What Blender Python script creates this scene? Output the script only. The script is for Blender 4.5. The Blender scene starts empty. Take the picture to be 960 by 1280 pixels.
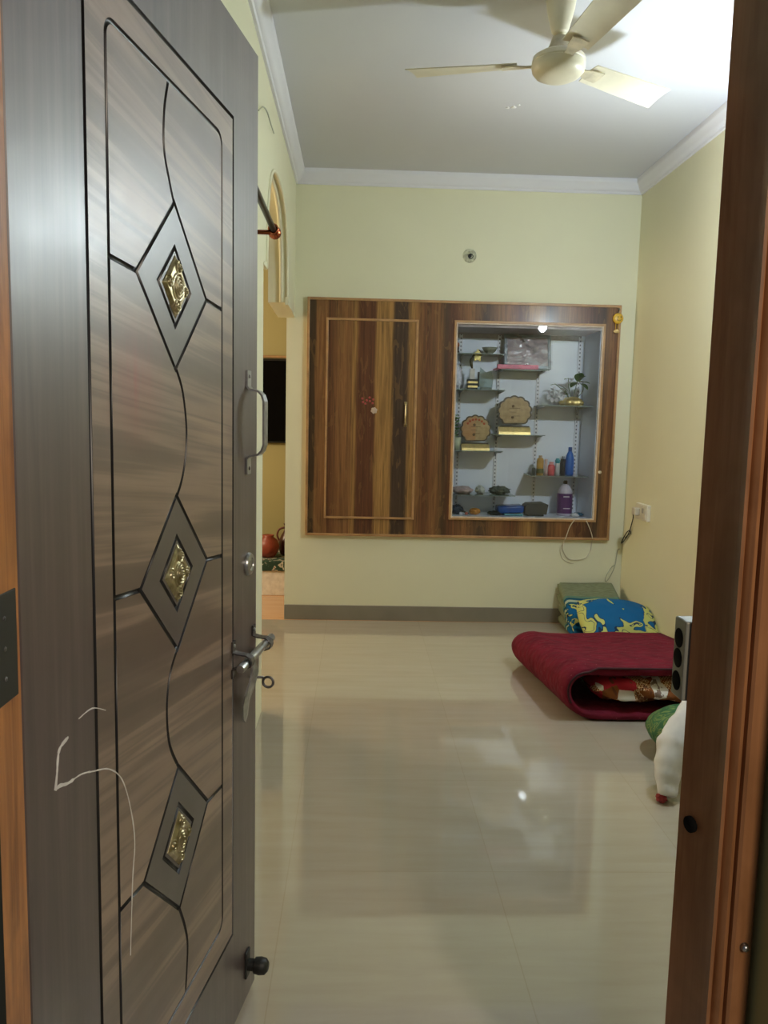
import bpy, bmesh, math, random
from mathutils import Vector, Matrix, noise
random.seed(4)
PI = math.pi
scene = bpy.context.scene
COL = scene.collection

# ------------------------------------------------------------------ node helpers
def S(r, g, b):
    f = lambda c: (c/255/12.92) if c/255 <= .04045 else ((c/255+.055)/1.055)**2.4
    return (f(r), f(g), f(b), 1)
class NT:
    def __init__(s, name):
        s.m = bpy.data.materials.new(name); s.m.use_nodes = True
        s.t = s.m.node_tree; s.t.nodes.clear()
        s.out = s.n('ShaderNodeOutputMaterial')
    def n(s, typ, **kw):
        x = s.t.nodes.new(typ)
        for k, v in kw.items():
            if hasattr(x, k): setattr(x, k, v)
        return x
    def l(s, a, b): s.t.links.new(a, b)
    def put(s, inp, v):
        if hasattr(v, 'is_output') or isinstance(v, bpy.types.NodeSocket): s.l(v, inp)
        else: inp.default_value = v
    def coord(s, which='Object'): return s.n('ShaderNodeTexCoord').outputs[which]
    def mapping(s, vec, scale=(1,1,1), rot=(0,0,0), loc=(0,0,0)):
        m = s.n('ShaderNodeMapping'); s.l(vec, m.inputs[0])
        m.inputs['Location'].default_value = loc; m.inputs['Rotation'].default_value = rot; m.inputs['Scale'].default_value = scale
        return m.outputs[0]
    def noise(s, vec, scale=5, detail=3, rough=.5, dist=0):
        x = s.n('ShaderNodeTexNoise'); s.l(vec, x.inputs['Vector'])
        x.inputs['Scale'].default_value = scale; x.inputs['Detail'].default_value = detail
        x.inputs['Roughness'].default_value = rough; x.inputs['Distortion'].default_value = dist
        return x.outputs['Fac']
    def noisec(s, vec, scale=5, detail=2):
        x = s.n('ShaderNodeTexNoise'); s.l(vec, x.inputs['Vector'])
        x.inputs['Scale'].default_value = scale; x.inputs['Detail'].default_value = detail
        return x.outputs['Color']
    def vor(s, vec, scale=5, feat='F1', out='Distance', rnd=1):
        x = s.n('ShaderNodeTexVoronoi'); x.feature = feat; s.l(vec, x.inputs['Vector'])
        x.inputs['Scale'].default_value = scale; x.inputs['Randomness'].default_value = rnd
        return x.outputs[out]
    def math(s, op, a, b=0.0, c=0.0):
        x = s.n('ShaderNodeMath'); x.operation = op
        s.put(x.inputs[0], a); s.put(x.inputs[1], b)
        if len(x.inputs) > 2: s.put(x.inputs[2], c)
        return x.outputs[0]
    def sep(s, vec):
        x = s.n('ShaderNodeSeparateXYZ'); s.l(vec, x.inputs[0]); return x.outputs
    def comb(s, x, y, z):
        c = s.n('ShaderNodeCombineXYZ')
        for i, v in enumerate((x, y, z)): s.put(c.inputs[i], v)
        return c.outputs[0]
    def ramp(s, fac, stops, interp='LINEAR'):
        r = s.n('ShaderNodeValToRGB'); s.put(r.inputs[0], fac); cr = r.color_ramp; cr.interpolation = interp
        while len(cr.elements) < len(stops): cr.elements.new(.5)
        for e, (p, c) in zip(cr.elements, stops): e.position = p; e.color = c
        return r.outputs[0]
    def mix(s, fac, a, b, mode='MIX'):
        x = s.n('ShaderNodeMix'); x.data_type = 'RGBA'; x.blend_type = mode
        s.put(x.inputs['Factor'], fac); s.put(x.inputs[6], a); s.put(x.inputs[7], b)
        return x.outputs[2]
    def bump(s, h, strength=.3, dist=.01):
        b = s.n('ShaderNodeBump'); s.l(h, b.inputs['Height'])
        b.inputs['Strength'].default_value = strength; b.inputs['Distance'].default_value = dist
        return b.outputs[0]
    def bsdf(s, color, rough=.5, metal=0, spec=.5, normal=None, coat=0, coat_rough=.1, sheen=0, emit=None, estr=0, trans=0):
        p = s.n('ShaderNodeBsdfPrincipled')
        s.put(p.inputs['Base Color'], color); s.put(p.inputs['Roughness'], rough); s.put(p.inputs['Metallic'], metal)
        p.inputs['Specular IOR Level'].default_value = spec
        p.inputs['Coat Weight'].default_value = coat; p.inputs['Coat Roughness'].default_value = coat_rough
        p.inputs['Sheen Weight'].default_value = sheen
        p.inputs['Transmission Weight'].default_value = trans
        if normal is not None: s.l(normal, p.inputs['Normal'])
        if emit: p.inputs['Emission Color'].default_value = emit; p.inputs['Emission Strength'].default_value = estr
        s.l(p.outputs[0], s.out.inputs[0]); return s.m

def plain(name, color, rough=.5, metal=0, spec=.5, vary=.12, nscale=30, bump=0, **kw):
    t = NT(name); v = t.coord()
    n = t.noise(v, nscale, 3)
    lo = tuple(c*(1-vary) for c in color[:3])+(1,); hi = tuple(min(1, c*(1+vary)) for c in color[:3])+(1,)
    col = t.ramp(n, [(.3, lo), (.7, hi)])
    nm = t.bump(t.noise(v, nscale*6, 2), bump, .002) if bump else None
    return t.bsdf(col, rough, metal, spec, nm, **kw)

# ------------------------------------------------------------------ mesh helpers
def B(): return bmesh.new()
def add_box(bm, lo, hi, bevel=0, seg=2, mat=0):
    lo, hi = Vector(lo), Vector(hi)
    r = bmesh.ops.create_cube(bm, size=1)
    for v in r['verts']:
        v.co = Vector([lo[i]+(v.co[i]+.5)*(hi[i]-lo[i]) for i in range(3)])
    fs = set(f for v in r['verts'] for f in v.link_faces)
    for f in fs: f.material_index = mat
    if bevel:
        es = list({e for v in r['verts'] for e in v.link_edges})
        bmesh.ops.bevel(bm, geom=es, offset=bevel, segments=seg, affect='EDGES', profile=.5)
    return bm
def add_lathe(bm, prof, c=(0,0,0), n=24, axis='Z', mat=0, M=None, lobes=None):
    rings = []
    for r, z in prof:
        ring = []
        for k in range(n):
            a = 2*PI*k/n
            rr = r*(lobes(a) if lobes else 1)
            p = Vector((rr*math.cos(a), rr*math.sin(a), z))
            if axis == 'Y': p = Vector((p.x, p.z, p.y))
            if axis == 'X': p = Vector((p.z, p.x, p.y))
            if M: p = M @ p
            ring.append(bm.verts.new(p+Vector(c)))
        rings.append(ring)
    for a, b in zip(rings, rings[1:]):
        for k in range(n):
            f = bm.faces.new((a[k], a[(k+1) % n], b[(k+1) % n], b[k])); f.material_index = mat; f.smooth = True
    for ring in (rings[0], rings[-1]):
        try: f = bm.faces.new(ring); f.material_index = mat
        except ValueError: pass
    return bm
def add_tube(bm, pts, r, n=8, closed=False, mat=0, flat=None):
    pts = [Vector(p) for p in pts]; N = len(pts); rings = []
    up = Vector((0, 0, 1)); prev = None
    for i, p in enumerate(pts):
        if closed: t1 = (p-pts[i-1]).normalized(); t2 = (pts[(i+1) % N]-p).normalized()
        else:
            t1 = (p-pts[i-1]).normalized() if i else (pts[1]-p).normalized()
            t2 = (pts[i+1]-p).normalized() if i < N-1 else t1
        t = (t1+t2); t = t.normalized() if t.length > 1e-6 else t1
        if prev is None:
            a = t.cross(up)
            if a.length < 1e-3: a = t.cross(Vector((1, 0, 0)))
            a.normalize()
        else:
            a = prev-t*prev.dot(t); a.normalize()
        prev = a; b = t.cross(a)
        rr = r[i] if isinstance(r, (list, tuple)) else r
        k = 1/max(.35, t.dot(t1))
        ring = []
        for j in range(n):
            q = 2*PI*j/n+PI/n
            ring.append(bm.verts.new(p+(a*math.cos(q)*k+b*math.sin(q)*(k if not flat else k))*rr))
        rings.append(ring)
    pairs = list(zip(rings, rings[1:]))+([(rings[-1], rings[0])] if closed else [])
    for ra, rb in pairs:
        for j in range(n):
            f = bm.faces.new((ra[j], ra[(j+1) % n], rb[(j+1) % n], rb[j])); f.smooth = True; f.material_index = mat
    if not closed:
        for ring in (rings[0], rings[-1]):
            f = bm.faces.new(ring); f.material_index = mat
    return bm
def add_prism(bm, poly, lo, hi, axis='Z', mat=0):
    """poly: 2D outline; extruded along axis. axis Z: (x,y); axis X: (y,z); axis Y: (x,z)"""
    def P(p, h):
        return {'Z': (p[0], p[1], h), 'X': (h, p[0], p[1]), 'Y': (p[0], h, p[1])}[axis]
    a = [bm.verts.new(P(p, lo)) for p in poly]; b = [bm.verts.new(P(p, hi)) for p in poly]
    n = len(poly); fs = []
    fs.append(bm.faces.new(a)); fs.append(bm.faces.new(b))
    for k in range(n): fs.append(bm.faces.new((a[k], a[(k+1) % n], b[(k+1) % n], b[k])))
    for f in fs: f.material_index = mat
    return bm
def smooth_path(pts, k=6, closed=False):
    pts = [Vector(p) for p in pts]; out = []; n = len(pts)
    for i in range(n if closed else n-1):
        g = (lambda j: pts[j % n]) if closed else (lambda j: pts[max(0, min(n-1, j))])
        p0, p1, p2, p3 = g(i-1), g(i), g(i+1), g(i+2)
        for j in range(k):
            t = j/k
            out.append(.5*((2*p1)+(p2-p0)*t+(2*p0-5*p1+4*p2-p3)*t*t+(3*p1-p0-3*p2+p3)*t**3))
    if not closed: out.append(pts[-1])
    return out
def wpos(o):
    v = Vector((0, 0, 0))
    while o is not None: v += Vector(o.location); o = o.parent
    return v
def obj(name, bm, mats, parent=None, world=True, smooth=False, angle=None):
    """one mesh object; bm in world coordinates unless world=False"""
    if parent is not None and world:
        d = wpos(parent)
        for v in bm.verts: v.co -= d
    bmesh.ops.recalc_face_normals(bm, faces=bm.faces[:])
    me = bpy.data.meshes.new(name); bm.to_mesh(me); bm.free()
    for m in (mats if isinstance(mats, (list, tuple)) else [mats]): me.materials.append(m)
    if smooth:
        for p in me.polygons: p.use_smooth = True
    if angle is not None:
        for p in me.polygons: p.use_smooth = True
        me.set_sharp_from_angle(angle=math.radians(angle))
    o = bpy.data.objects.new(name, me); COL.objects.link(o)
    if parent is not None: o.parent = parent
    return o
def tag(o, label, cat, group=None, kind=None):
    if label: o['label'] = label
    if cat: o['category'] = cat
    if group: o['group'] = group
    if kind: o['kind'] = kind
    return o
def thing(name, label, cat, loc=(0,0,0), group=None, kind=None):
    o = bpy.data.objects.new(name, None); COL.objects.link(o); o.location = loc; o.empty_display_size = .05
    return tag(o, label, cat, group, kind)
def origin_to(o, p):
    p = Vector(p); o.data.transform(Matrix.Translation(-p)); o.location = p; return o
def struct(name, bm, mats, label=None, cat=None, **kw):
    o = obj(name, bm, mats, **kw); o['kind'] = 'structure'
    return tag(o, label, cat)

# ------------------------------------------------------------------ dimensions
D = 5.16          # far wall
XL, XR = -.411, 1.759
H = 2.84
CF = 5.135        # front of the cabinet facing
LAMP = (1.60, 3.20, 2.15)

# ------------------------------------------------------------------ materials
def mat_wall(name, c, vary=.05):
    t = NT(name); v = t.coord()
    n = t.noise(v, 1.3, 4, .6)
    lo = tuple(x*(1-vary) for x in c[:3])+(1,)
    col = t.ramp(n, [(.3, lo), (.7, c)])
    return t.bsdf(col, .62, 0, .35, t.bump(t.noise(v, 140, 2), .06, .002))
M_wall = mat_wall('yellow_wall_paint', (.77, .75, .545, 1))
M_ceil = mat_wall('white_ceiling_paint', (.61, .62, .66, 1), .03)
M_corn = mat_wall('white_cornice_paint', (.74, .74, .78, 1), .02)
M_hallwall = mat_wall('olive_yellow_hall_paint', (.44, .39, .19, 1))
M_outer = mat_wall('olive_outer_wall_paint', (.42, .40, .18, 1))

def mat_floor(name, base, streak, joint, rough=.07):
    t = NT(name); v = t.coord()
    n1 = t.noise(t.mapping(v, (1.2, 9, 1)), 2.2, 5, .6, .3)
    col = t.ramp(n1, [(.30, streak), (.7, base)])
    br = t.n('ShaderNodeTexBrick'); t.l(t.mapping(v, loc=(.18, .2, 0)), br.inputs['Vector'])
    br.offset = 0; br.inputs['Scale'].default_value = 1
    br.inputs['Mortar Size'].default_value = .0016; br.inputs['Brick Width'].default_value = .6; br.inputs['Row Height'].default_value = .6
    br.inputs['Color1'].default_value = (1, 1, 1, 1); br.inputs['Color2'].default_value = (.96, .96, .955, 1); br.inputs['Mortar'].default_value = joint
    col = t.mix(1.0, col, br.outputs['Color'], 'MULTIPLY')
    rg = t.math('ADD', t.math('MULTIPLY', t.noise(v, 3, 4), .03), rough)
    return t.bsdf(col, rg, 0, .8, None, coat=.6, coat_rough=.02)
M_floor = mat_floor('polished_beige_tiles', (.475, .425, .345, 1), (.435, .38, .30, 1), (.90, .88, .85, 1), .035)
M_hallfloor = mat_floor('orange_hall_tiles', (.72, .42, .22, 1), (.62, .34, .16, 1), (.7, .6, .5, 1), .15)
M_base = plain('grey_skirting_tile', (.23, .205, .16, 1), .3, vary=.08, nscale=6)

def mat_frame(name, c1, c2, rough=.35):
    t = NT(name); v = t.coord()
    g = t.noise(t.mapping(v, (30, 30, 1.3)), 2, 6, .6, .8)
    blot = t.noise(t.mapping(v, (6, 6, 2.2)), 2.0, 3, .6, 1.2)
    col = t.ramp(t.math('ADD', t.math('MULTIPLY', g, .5), t.math('MULTIPLY', blot, .5)), [(.35, c1), (.62, c2)])
    return t.bsdf(col, rough, 0, .4, t.bump(g, .15, .002), coat=.25, coat_rough=.25)
M_jambL = mat_frame('varnished_orange_wood', (.17, .050, .010, 1), (.52, .21, .055, 1))
M_jambR = mat_frame('varnished_brown_wood', (.20, .085, .030, 1), (.36, .165, .070, 1))
M_darkframe = plain('dark_green_black_paint', (.012, .016, .012, 1), .5)

def mat_door():
    t = NT('door_laminate'); v = t.coord(); X, Y, Z = t.sep(v)
    # plain vertical grain of the border
    g = t.noise(t.mapping(v, (34, 1, 1.1)), 1.6, 6, .62, .5)
    border = t.ramp(g, [(.28, (.054, .038, .036, 1)), (.52, (.088, .063, .058, 1)), (.78, (.135, .100, .092, 1))])
    # slanting streaks of the field
    vr = t.mapping(v, (1, 1, 1), (0, math.radians(6), 0))
    w = t.noise(t.mapping(vr, (.55, 1, 12)), 1.35, 2, .45, .35)
    fine = t.noise(t.mapping(vr, (1.2, 1, 60)), 2, 3, .5, .2)
    f = t.math('ADD', t.math('MULTIPLY', w, .84), t.math('MULTIPLY', fine, .16))
    field = t.ramp(f, [(.37, (.112, .076, .058, 1)), (.45, (.145, .099, .074, 1)), (.505, (.262, .181, .130, 1)), (.55, (.228, .157, .114, 1)), (.59, (.155, .106, .080, 1)), (.66, (.310, .214, .152, 1))])
    inx = t.math('MULTIPLY', t.math('GREATER_THAN', X, .1535), t.math('LESS_THAN', X, .7035))
    inz = t.math('MULTIPLY', t.math('GREATER_THAN', Z, .230), t.math('LESS_THAN', Z, 1.867))
    col = t.mix(t.math('MULTIPLY', inx, inz), border, field)
    dark = t.ramp(t.noise(v, 9, 3), [(.3, (.066, .053, .050, 1)), (.7, (.090, .073, .068, 1))])
    dia = None
    for zc in (1.513, 1.053, .592):
        d = t.math('ADD', t.math('DIVIDE', t.math('ABSOLUTE', t.math('SUBTRACT', X, .432)), .136),
                   t.math('DIVIDE', t.math('ABSOLUTE', t.math('SUBTRACT', Z, zc)), .129))
        k = t.math('LESS_THAN', d, 1.0)
        dia = k if dia is None else t.math('MAXIMUM', dia, k)
    col = t.mix(dia, col, dark)
    # red smudge left by a hand at shoulder height
    sm = t.math('MULTIPLY', t.math('SUBTRACT', 1, t.math('MINIMUM', 1, t.math('MULTIPLY', t.math('ABSOLUTE', t.math('SUBTRACT', X, .575)), 9))),
                t.math('SUBTRACT', 1, t.math('MINIMUM', 1, t.math('MULTIPLY', t.math('ABSOLUTE', t.math('SUBTRACT', Z, 1.36)), 9))))
    sm = t.math('MULTIPLY', sm, t.noise(t.mapping(v, (40, 1, 4)), 1.4, 3))
    col = t.mix(t.math('MULTIPLY', sm, .8), col, (.35, .04, .05, 1))
    rg = t.math('ADD', .30, t.math('MULTIPLY', t.noise(v, 14, 4), .16))
    return t.bsdf(col, rg, 0, .5, t.bump(t.noise(v, 60, 3), .05, .002), coat=.6, coat_rough=.36)
M_door = mat_door()
M_groove = plain('groove_dark', (.008, .008, .009, 1), .35)
M_steel = plain('scuffed_steel', (.42, .43, .43, 1), .32, 1, vary=.2, nscale=60)
M_dsteel = plain('dull_dark_steel', (.16, .15, .15, 1), .42, 1, vary=.3, nscale=60)
M_black = plain('black_rubber', (.012, .013, .011, 1), .5)
M_brass = None
M_hole = plain('hole_black', (.004, .004, .004, 1), .9, spec=.1)
def mat_brass():
    t = NT('antique_brass'); v = t.coord()
    n = t.noise(v, 45, 3)
    col = t.ramp(n, [(.3, (.26, .21, .10, 1)), (.65, (.60, .52, .34, 1))])
    return t.bsdf(col, .33, 1, .5)
M_brass = mat_brass()
M_gold = plain('gold_metal', (.78, .60, .24, 1), .38, .75, vary=.15)
M_copper = plain('polished_copper', (.36, .10, .045, 1), .2, 1, vary=.2)
M_rod = plain('dark_bronze_rod', (.018, .020, .012, 1), .35, .3)
M_chalk = plain('chalk_scratch', (.70, .68, .64, 1), .9)

def mat_laminate():
    t = NT('striped_walnut_laminate'); v = t.coord(); X, Y, Z = t.sep(v)
    wob = t.math('MULTIPLY', t.math('SUBTRACT', t.noise(t.mapping(v, (3, 1, .8)), 2.2, 3), .5), .040)
    xs = t.math('ADD', X, wob)
    u = t.math('DIVIDE', t.math('ADD', xs, .34), 2.02)
    a, b, c, d, e = (.075, .042, .022, 1), (.275, .130, .048, 1), (.140, .052, .024, 1), (.410, .225, .072, 1), (.070, .042, .028, 1)
    st = [(-.34, a), (-.285, a), (-.275, b), (-.20, b), (-.19, c), (-.12, b), (-.05, b), (-.025, d), (-.005, c), (.05, c), (.095, c), (.112, d), (.205, d), (.222, e),
          (.30, e), (.325, d), (.38, b), (.43, c), (.50, b), (.55, a), (.60, c), (.70, b), (.80, e), (.90, b), (1.02, c), (1.12, d), (1.2, e), (1.32, b), (1.44, c), (1.555, e), (1.60, b), (1.66, c)]
    st = [((p+.34)/2.02, q) for p, q in st]
    col = t.ramp(u, st[:32])
    g = t.noise(t.mapping(v, (55, 1, 1.6)), 1.7, 6, .65, .6)
    col = t.mix(t.math('MULTIPLY', t.math('SUBTRACT', g, .36), 2.1), col, (.030, .017, .009, 1))
    k = t.noise(t.mapping(v, (12, 1, 2.6)), 1.4, 3, .5, 2.0)
    col = t.mix(t.math('MULTIPLY', t.math('GREATER_THAN', k, .60), .22), col, (.30, .17, .06, 1))
    return t.bsdf(col, .34, 0, .32, t.bump(g, .05, .001), coat=.12, coat_rough=.16)
M_lam = mat_laminate()
M_trim = plain('light_teak_beading', (.40, .225, .095, 1), .4, vary=.2, nscale=14)
M_trimpale = plain('pale_beading', (.62, .52, .42, 1), .4, vary=.1)
M_white = plain('white_laminate', (.82, .88, .96, 1), .35, vary=.03, nscale=4)
def mat_upright():
    t = NT('slotted_white_strip'); v = t.coord(); X, Y, Z = t.sep(v)
    fz = t.math('FRACT', t.math('DIVIDE', Z, .026))
    k = t.math('MULTIPLY', t.math('LESS_THAN', fz, .42), t.math('LESS_THAN', t.math('ABSOLUTE', X), .004))
    return t.bsdf(t.mix(k, (.78, .79, .82, 1), (.16, .17, .19, 1)), .4)
M_upright = mat_upright()
def mat_pane(name, tint, ior=1.5, rough=0.0):
    t = NT(name)
    tr = t.n('ShaderNodeBsdfTransparent'); tr.inputs[0].default_value = tint
    gl = t.n('ShaderNodeBsdfGlossy'); gl.inputs['Roughness'].default_value = rough; gl.inputs[0].default_value = (1, 1, 1, 1)
    fr = t.n('ShaderNodeFresnel'); fr.inputs[0].default_value = ior
    mx = t.n('ShaderNodeMixShader'); t.l(fr.outputs[0], mx.inputs[0]); t.l(tr.outputs[0], mx.inputs[1]); t.l(gl.outputs[0], mx.inputs[2])
    t.l(mx.outputs[0], t.out.inputs[0]); return t.m
M_glass = mat_pane('clear_glass', (1.0, 1.0, 1.0, 1), 1.36, .012)
M_shelf = mat_pane('greenish_shelf_glass', (.96, .985, .98, 1), 1.3)
M_shelfedge = plain('green_glass_edge', (.24, .31, .29, 1), .2)
M_plastic = mat_pane('crinkled_clear_plastic', (.95, .95, .96, 1), 1.5, .24)
M_crystal = mat_pane('trophy_crystal', (.70, .78, .78, 1), 1.9, .03)
M_screen = plain('black_glossy_screen', (.002, .002, .003, 1), .10, spec=.15)
M_fan = plain('cream_enamel', (.64, .59, .45, 1), .35, vary=.06, nscale=12)
M_fandust = plain('dusty_cream_enamel', (.52, .46, .33, 1), .5, vary=.22, nscale=25)
M_plug = plain('ivory_plastic', (.72, .68, .55, 1), .4, vary=.04)
M_cord = plain('pale_cord', (.60, .55, .42, 1), .6)
M_cordg = plain('dull_grey_cord', (.42, .42, .30, 1), .6)

# ------------------------------------------------------------------ room shell
struct('floor', add_box(B(), (-2.8, -2.2, -.12), (2.1, 5.14, 0)), M_floor, 'polished beige tiled floor of the room', 'floor')
bm = add_box(B(), (-2.8, 5.14, -.12), (2.1, 6.6, 0))
struct('floor_hall', bm, M_hallfloor, 'orange tiled floor of the side hall beyond the arch', 'floor')
struct('ceiling', add_box(B(), (-2.8, .72, H), (2.0, 6.7, H+.12)), M_ceil, 'white painted ceiling with a ceiling fan', 'ceiling')
# far wall with the cabinet recess cut in it
NX0, NX1, NZ0, NZ1 = .600, 1.542, .695, 1.925
bm = B()
for lo, hi in (((-.463, D, 0), (NX0, D+.12, H)), ((NX1, D, 0), (XR+.1, D+.12, H)), ((NX0, D, 0), (NX1, D+.12, NZ0)), ((NX0, D, NZ1), (NX1, D+.12, H))):
    add_box(bm, lo, hi)
struct('wall_back', bm, M_wall, 'pale yellow far wall holding the wooden showcase', 'wall')
struct('wall_right', add_box(B(), (XR, .9, 0), (XR+.12, D+.1, H)), M_wall, 'pale yellow wall on the right with a socket', 'wall')
# left wall with its arched opening
ya, yb, zs, zt = 3.575, 4.590, 1.955, 2.468
yc, hw = (ya+yb)/2, (yb-ya)/2
arch = []
for k in range(41):
    a = PI*k/40; c, s_ = math.cos(a), math.sin(a)
    n_ = 2.7
    arch.append((yc-hw*math.copysign(abs(c)**(2/n_), c), zs+(zt-zs)*abs(s_)**(2/n_)))
top = [(.80, 0), (3.48, 0), (3.48, zs)]+arch+[(D, zs-.012)]
bm = B()
prof = [(.80, 0), (3.48, 0)]
cols = [(.80, 0), (3.48, 0), (3.48, zs)]+arch+[(D, zs-.012)]
fr_, bk_ = [], []
for y, z in cols:
    fr_.append((bm.verts.new((XL, y, z)), bm.verts.new((XL, y, H)))); bk_.append((bm.verts.new((XL-.105, y, z)), bm.verts.new((XL-.105, y, H))))
for i in range(len(cols)-1):
    (a0, a1), (b0, b1), (c0, c1), (d0, d1) = fr_[i], fr_[i+1], bk_[i], bk_[i+1]
    if abs(cols[i][0]-cols[i+1][0]) > 1e-5:
        bm.faces.new((a0, b0, b1, a1)); bm.faces.new((c0, d0, d1, c1)); bm.faces.new((a1, b1, d1, c1))
    bm.faces.new((a0, b0, d0, c0))
for q in (0, -1): bm.faces.new((fr_[q][0], fr_[q][1], bk_[q][1], bk_[q][0]))
wl = struct('wall_left', bm, M_wall, 'pale yellow left wall pierced by an arched opening', 'wall')
bm = B(); add_tube(bm, [(XL+.001, y, z) for y, z in arch], .009, 8)
sc_ = lambda y, z, k: (yc+(y-yc)*k, zs+(z-zs)*k)
add_tube(bm, [(XL-.03,)+sc_(y, z, .985) for y, z in arch], .012, 8)
o = obj('arch_moulding', bm, M_wall, wl)
bm = B(); add_prism(bm, [(4.58, 1.985), (4.64, 1.980), (4.78, 1.962), (4.92, 1.955), (4.92, 1.943), (4.58, 1.943)], XL-.01, XL+.008, 'X')
add_prism(bm, [(3.59, 1.975), (3.54, 1.98), (3.49, 1.968), (3.47, 1.960), (3.47, 1.952), (3.59, 1.952)], XL-.01, XL+.004, 'X')
obj('arch_capital', bm, M_wall, wl)
# side hall beyond
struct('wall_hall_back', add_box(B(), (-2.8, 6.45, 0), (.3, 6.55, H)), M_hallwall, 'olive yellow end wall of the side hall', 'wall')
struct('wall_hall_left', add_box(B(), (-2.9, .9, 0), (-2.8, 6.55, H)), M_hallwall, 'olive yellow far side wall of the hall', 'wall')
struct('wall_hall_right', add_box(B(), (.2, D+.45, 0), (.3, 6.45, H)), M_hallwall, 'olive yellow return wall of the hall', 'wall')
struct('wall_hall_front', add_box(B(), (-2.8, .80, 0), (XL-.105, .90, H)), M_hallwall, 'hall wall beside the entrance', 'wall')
# near wall around the doorway
bm = B(); add_box(bm, (.535, .88, 0), (XR+.1, 1.015, H)); add_box(bm, (-.45, .80, 2.14), (.535, 1.0, H))
struct('wall_front', bm, [M_outer], 'entrance wall around the doorway', 'wall')
struct('wall_front_left', add_box(B(), (-1.6, .68, 0), (-.453, .84, H)), M_outer, 'entrance wall left of the doorway', 'wall')
# skirting
struct('baseboard_back', add_box(B(), (-.463, D-.010, 0), (XR, D, .098), .002), M_base, 'grey tile skirting along the far wall', 'skirting')
struct('baseboard_right', add_box(B(), (XR-.010, 1.02, 0), (XR, D-.011, .098), .002), M_base, 'grey tile skirting along the right wall', 'skirting')
# cornices: stepped profile
def cornice_prof(d=.055, h=.085):
    return [(0, 0), (.012, 0), (.016, .012), (.026, .016), (.034, .030), (.042, .046), (.050, .055), (d, .062), (d, h), (0, h)]
cp = cornice_prof()
ch = H-.085
bm = B(); add_prism(bm, [(D-a, ch+b) for a, b in cp], XL, XR, 'X'); struct('trim_1', bm, M_corn, 'white moulded cornice along the far wall', 'cornice', angle=40)
bm = B(); add_prism(bm, [(XL+a, ch+b) for a, b in cp], 1.0, D, 'Y'); struct('trim_2', bm, M_corn, 'white moulded cornice along the left wall', 'cornice', angle=40)
bm = B(); add_prism(bm, [(XR-a, ch+b) for a, b in cp], 1.02, D, 'Y'); struct('trim_3', bm, M_corn, 'white moulded cornice along the right wall', 'cornice', angle=40)

# door frame: right jamb with beaded front, left jamb with hinge
pr = [(.452, 1.032), (.462, .990), (.4685, .965), (.472, .957), (.474, .962), (.477, .962), (.481, .955), (.487, .951), (.492, .953), (.494, .958), (.4955, .958), (.4965, .951),
      (.500, .949), (.528, .949), (.533, .955), (.535, .965), (.60, .965), (.60, .99), (.60, 1.032)]
pr = [(.452, 1.032), (.4735, .972), (.4745, .958), (.478, .957), (.480, .964), (.483, .965), (.4855, .959), (.490, .955), (.495, .957), (.497, .963), (.4985, .963), (.4995, .956),
      (.503, .953), (.523, .953), (.527, .957), (.528, .973), (.545, .974), (.545, 1.032)]
bm = add_prism(B(), pr, 0, 2.10)
tr = struct('trim_4', bm, M_jambR, 'dark brown varnished right jamb of the door frame', 'door frame', angle=28)
add = B(); M_ = Matrix.Rotation(math.radians(19.7), 4, 'Z')
add_lathe(add, [(.0001, -.004), (.011, -.004), (.011, .004), (.0001, .004)], (.4600, 1.0097, .778), 16, 'X', M=M_)
obj('bolt_hole', add, M_hole, tr)
bm = B(); add_lathe(bm, [(.0001, -.002), (.006, -.002), (.004, .004), (.0001, .005)], (.515, .951, .86-.22), 10, 'Y', M=Matrix.Rotation(PI, 4, 'Z'))
obj('nail_head', bm, M_steel, tr)
# box strike with three round bolt sockets on the room side of the jamb
bm = B(); add_box(bm, (.4460, 1.036, .940), (.500, 1.074, 1.050), .0025)
st = obj('strike_box', bm, plain('grey_strike_metal', (.24, .24, .20, 1), .5, .3), tr)
for z in (1.023, .995, .963):
    bm = B(); add_lathe(bm, [(.0001, -.001), (.0120, -.001), (.0135, -.0006), (.0135, .002), (.0001, .002)], (.4460, 1.056, z), 20, 'X')
    obj('bolt_socket', bm, M_hole, st)
pl = [(-.3600, .850), (-.3600, .790), (-.380, .785), (-.380, .76), (-.452, .76), (-.452, .850)]
bm = add_prism(B(), pl, 0, 2.10); bm.faces.ensure_lookup_table()
for f in bm.faces:
    c = f.calc_center_median()
    if c.x < -.361 and c.y < .79: f.material_index = 1
tl = struct('trim_5', bm, [M_jambL, M_darkframe], 'orange-brown varnished left jamb of the door frame', 'door frame')
bm = B(); add_box(bm, (-.3620, .793, 1.010), (-.3587, .842, 1.126), .0008)
hg = obj('door_hinge', bm, M_black, tl)
for z in (1.036, 1.068, 1.100):
    bm = B(); add_lathe(bm, [(.0001, -.001), (.003, -.001), (.0025, .0008), (.0001, .001)], (-.3587, .812, z), 10, 'X'); obj('hinge_screw', bm, M_dsteel, hg)
bm = B(); add_box(bm, (-.453, .79, 2.101), (.546, 1.03, 2.14)); struct('trim_6', bm, M_jambR, 'top rail of the door frame', 'door frame')

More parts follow.
